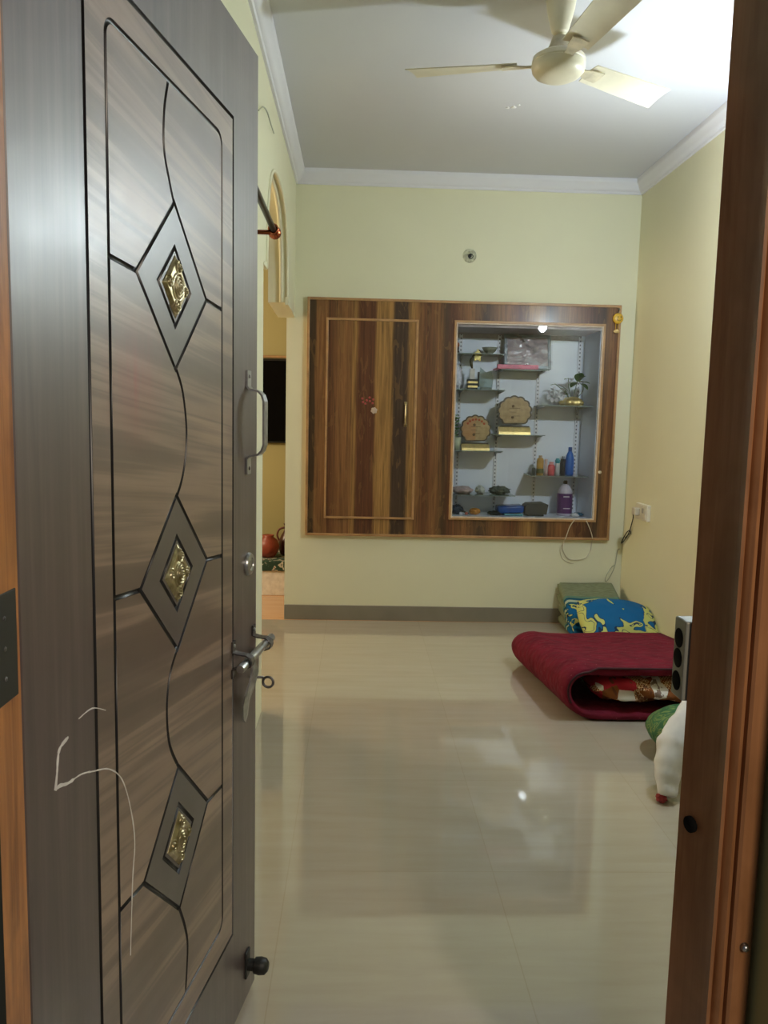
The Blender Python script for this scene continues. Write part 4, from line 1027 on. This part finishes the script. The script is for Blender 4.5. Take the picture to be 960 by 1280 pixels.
f = t.noise(t.mapping(v, (1, 1.6, 1)), 13, 3, .6, 1.6); st_ = t.noise(t.mapping(v, (2, 14, 2)), 2.0, 2)
c = t.ramp(f, [(.36, (.012, .075, .030, 1)), (.50, (.030, .120, .045, 1)), (.56, (.20, .25, .07, 1)), (.60, (.025, .10, .04, 1)), (.72, (.05, .17, .07, 1))])
M_green = t.bsdf(c, .6, 0, .3)
o = obj('green_pillow', pillow_bm(.52, .34, .185, 9, rnd=.45), M_green, smooth=True)
o.matrix_world = Matrix.Translation((1.435, 3.06, .096))
tag(o, 'green brocade pillow lying on the floor beside the right door jamb', 'pillow')
sr = thing('rolled_sheet', 'white rolled sheet with a red tip propped on the green pillow', 'bedsheet', (1.06, 2.66, 0))
pp = smooth_path([(1.112, 2.640, .018), (1.122, 2.68, .080), (1.158, 2.725, .145), (1.215, 2.77, .208), (1.285, 2.82, .262), (1.375, 2.88, .300)], 8)
bm = B(); add_tube(bm, pp, [.028+.038*min(1, k/18)**.9+.005*noise.noise(Vector((k*.3, 0, 0))) for k in range(len(pp))], 22)
for v in bm.verts: q_ = noise.noise(Vector((v.co.x*40, v.co.y*9, v.co.z*12))); v.co += Vector((.007*q_, -.006*q_, .005*noise.noise(v.co*18))); v.co.z = max(.003, v.co.z)
obj('white_cloth', bm, plain('white_cotton', (.72, .70, .70, 1), .85, vary=.05), sr, smooth=True)
o = obj('red_tip', lump((1.090, 2.640, .016), (.018, .022, .016), 5, .3, 3), plain('red_cloth', (.30, .03, .03, 1), .8), sr, smooth=True); o['label'] = 'red tip'
# ------------------------------------------------------------------ side hall furnishings
lt = thing('low_platform', 'low white platform with a printed cloth edge in the side hall', 'platform', (-1.1, 6.15, 0))
obj('platform_body', add_box(B(), (-1.7, 5.86, 0), (-.30, 6.44, .185), .004), plain('white_sheet', (.80, .80, .78, 1), .7), lt)
t = NT('green_print_cloth'); v = t.coord()
M_pc = t.bsdf(t.ramp(t.noise(v, 22, 3, .6, 1), [(.40, (.02, .06, .04, 1)), (.50, (.05, .10, .07, 1)), (.54, (.60, .58, .50, 1)), (.62, (.35, .10, .08, 1))], 'CONSTANT'), .8)
obj('printed_cloth', add_box(B(), (-1.72, 5.845, .186), (-.28, 6.44, .262), .008), M_pc, lt)
z = .262
o = obj('red_clay_pot', add_lathe(B(), [(.0001, 0), (.045, 0), (.075, .04), (.085, .085), (.070, .130), (.040, .155), (.046, .170), (.036, .170), (.0001, .150)], (-.665, 6.02, z), 28), plain('red_clay', (.30, .055, .03, 1), .4), smooth=True); tag(o, 'round red clay pot on the platform in the side hall', 'pot'); origin_to(o, (-.665, 6.02, z))
jg = thing('brown_jug', 'dark brown narrow necked jug right of the red clay pot', 'jug', (-.535, 6.16, z))
obj('body', add_lathe(B(), [(.0001, 0), (.050, 0), (.066, .05), (.066, .10), (.045, .15), (.022, .19), (.020, .225), (.030, .240), (.0001, .240)], (-.535, 6.16, z), 26), plain('dark_brown_glaze', (.07, .025, .018, 1), .3), jg, smooth=True)
bm = B(); add_tube(bm, smooth_path([(-.555, 6.155, z+.21), (-.595, 6.15, z+.195), (-.610, 6.15, z+.15), (-.592, 6.15, z+.10)], 6), .008, 8); obj('handle', bm, plain('reddish_brown_glaze', (.16, .05, .04, 1), .35), jg, smooth=True)
tv = thing('wall_screen', 'black glossy screen mounted on the olive wall of the side hall', 'screen', (-.98, 6.45, 1.45))
obj('housing', add_box(B(), (-1.45, 6.395, 1.115), (-.50, 6.45, 1.775), .006), plain('black_casing', (.006, .006, .006, 1), .4), tv)
obj('panel', add_box(B(), (-1.435, 6.390, 1.13), (-.515, 6.396, 1.76)), M_screen, tv)
bm = add_box(B(), (-1.5, 6.38, 1.782), (-.45, 6.45, 1.80), .002); o = obj('narrow_ledge', bm, plain('tan_wood', (.42, .25, .12, 1), .5)); tag(o, 'narrow tan ledge above the black screen', 'ledge')

# ------------------------------------------------------------------ lamp on the right wall, hall lamp, light from outside
lamp = thing('wall_bulb', 'white globe bulb in a holder high on the right wall', 'light bulb', LAMP)
t = NT('bulb_glow'); e = t.n('ShaderNodeEmission'); e.inputs[0].default_value = (.78, .90, 1.0, 1); e.inputs[1].default_value = 500; t.l(e.outputs[0], t.out.inputs[0]); M_bulb = t.m
bm = B(); bmesh.ops.create_icosphere(bm, subdivisions=4, radius=.034)
for v in bm.verts: v.co += Vector(LAMP)
obj('globe', bm, M_bulb, lamp, smooth=True)
bm = B(); add_tube(bm, [(LAMP[0]+.034, LAMP[1], LAMP[2]), (LAMP[0]+.075, LAMP[1], LAMP[2]), (LAMP[0]+.076, LAMP[1], LAMP[2]), (XR, LAMP[1], LAMP[2])], [.016, .016, .022, .030], 16); obj('holder', bm, M_plug, lamp, smooth=False)
def light(name, typ, loc, energy, color, size=.1, rot=None):
    d = bpy.data.lights.new(name, typ); d.energy = energy; d.color = color
    if typ == 'POINT': d.shadow_soft_size = size
    if typ == 'AREA': d.size = size
    o = bpy.data.objects.new(name, d); o.location = loc; COL.objects.link(o)
    if rot: o.rotation_euler = rot
    return o
light('hall_lamp', 'POINT', (-2.2, 4.85, 1.65), 42, (1.0, .80, .54), .22)
light('porch_lamp', 'POINT', (1.0, -1.1, 2.2), 55, (1.0, .84, .66), .12)
w = bpy.data.worlds.new('dusk'); scene.world = w; w.use_nodes = True
w.node_tree.nodes['Background'].inputs[0].default_value = (.55, .65, .85, 1); w.node_tree.nodes['Background'].inputs[1].default_value = .06

# ------------------------------------------------------------------ camera
f_px, pit, yaw, rol = 997.83, .1137, .0347, .0224
fw = Vector((math.sin(yaw)*math.cos(pit), math.cos(yaw)*math.cos(pit), -math.sin(pit)))
r = Vector((math.cos(yaw), -math.sin(yaw), 0)); u = r.cross(fw)
r2 = math.cos(rol)*r+math.sin(rol)*u; u2 = -math.sin(rol)*r+math.cos(rol)*u
cd = bpy.data.cameras.new('camera'); cam = bpy.data.objects.new('camera', cd); COL.objects.link(cam)
m = Matrix((r2, u2, -fw)).transposed().to_4x4(); m.translation = (0, 0, 1.31); cam.matrix_world = m
cd.sensor_fit = 'VERTICAL'; cd.sensor_height = 32; cd.lens = f_px/1280*32; cd.clip_start = .02
scene.camera = cam
scene.view_settings.view_transform = 'Standard'; scene.view_settings.look = 'None'
scene.view_settings.gamma = 1; scene.view_settings.use_curve_mapping = False
scene.view_settings.exposure = 1.2
scene.cycles.max_bounces = 10; scene.cycles.diffuse_bounces = 5; scene.cycles.transparent_max_bounces = 16
scene.cycles.use_denoising = True
scene.cycles.caustics_reflective = False; scene.cycles.caustics_refractive = False
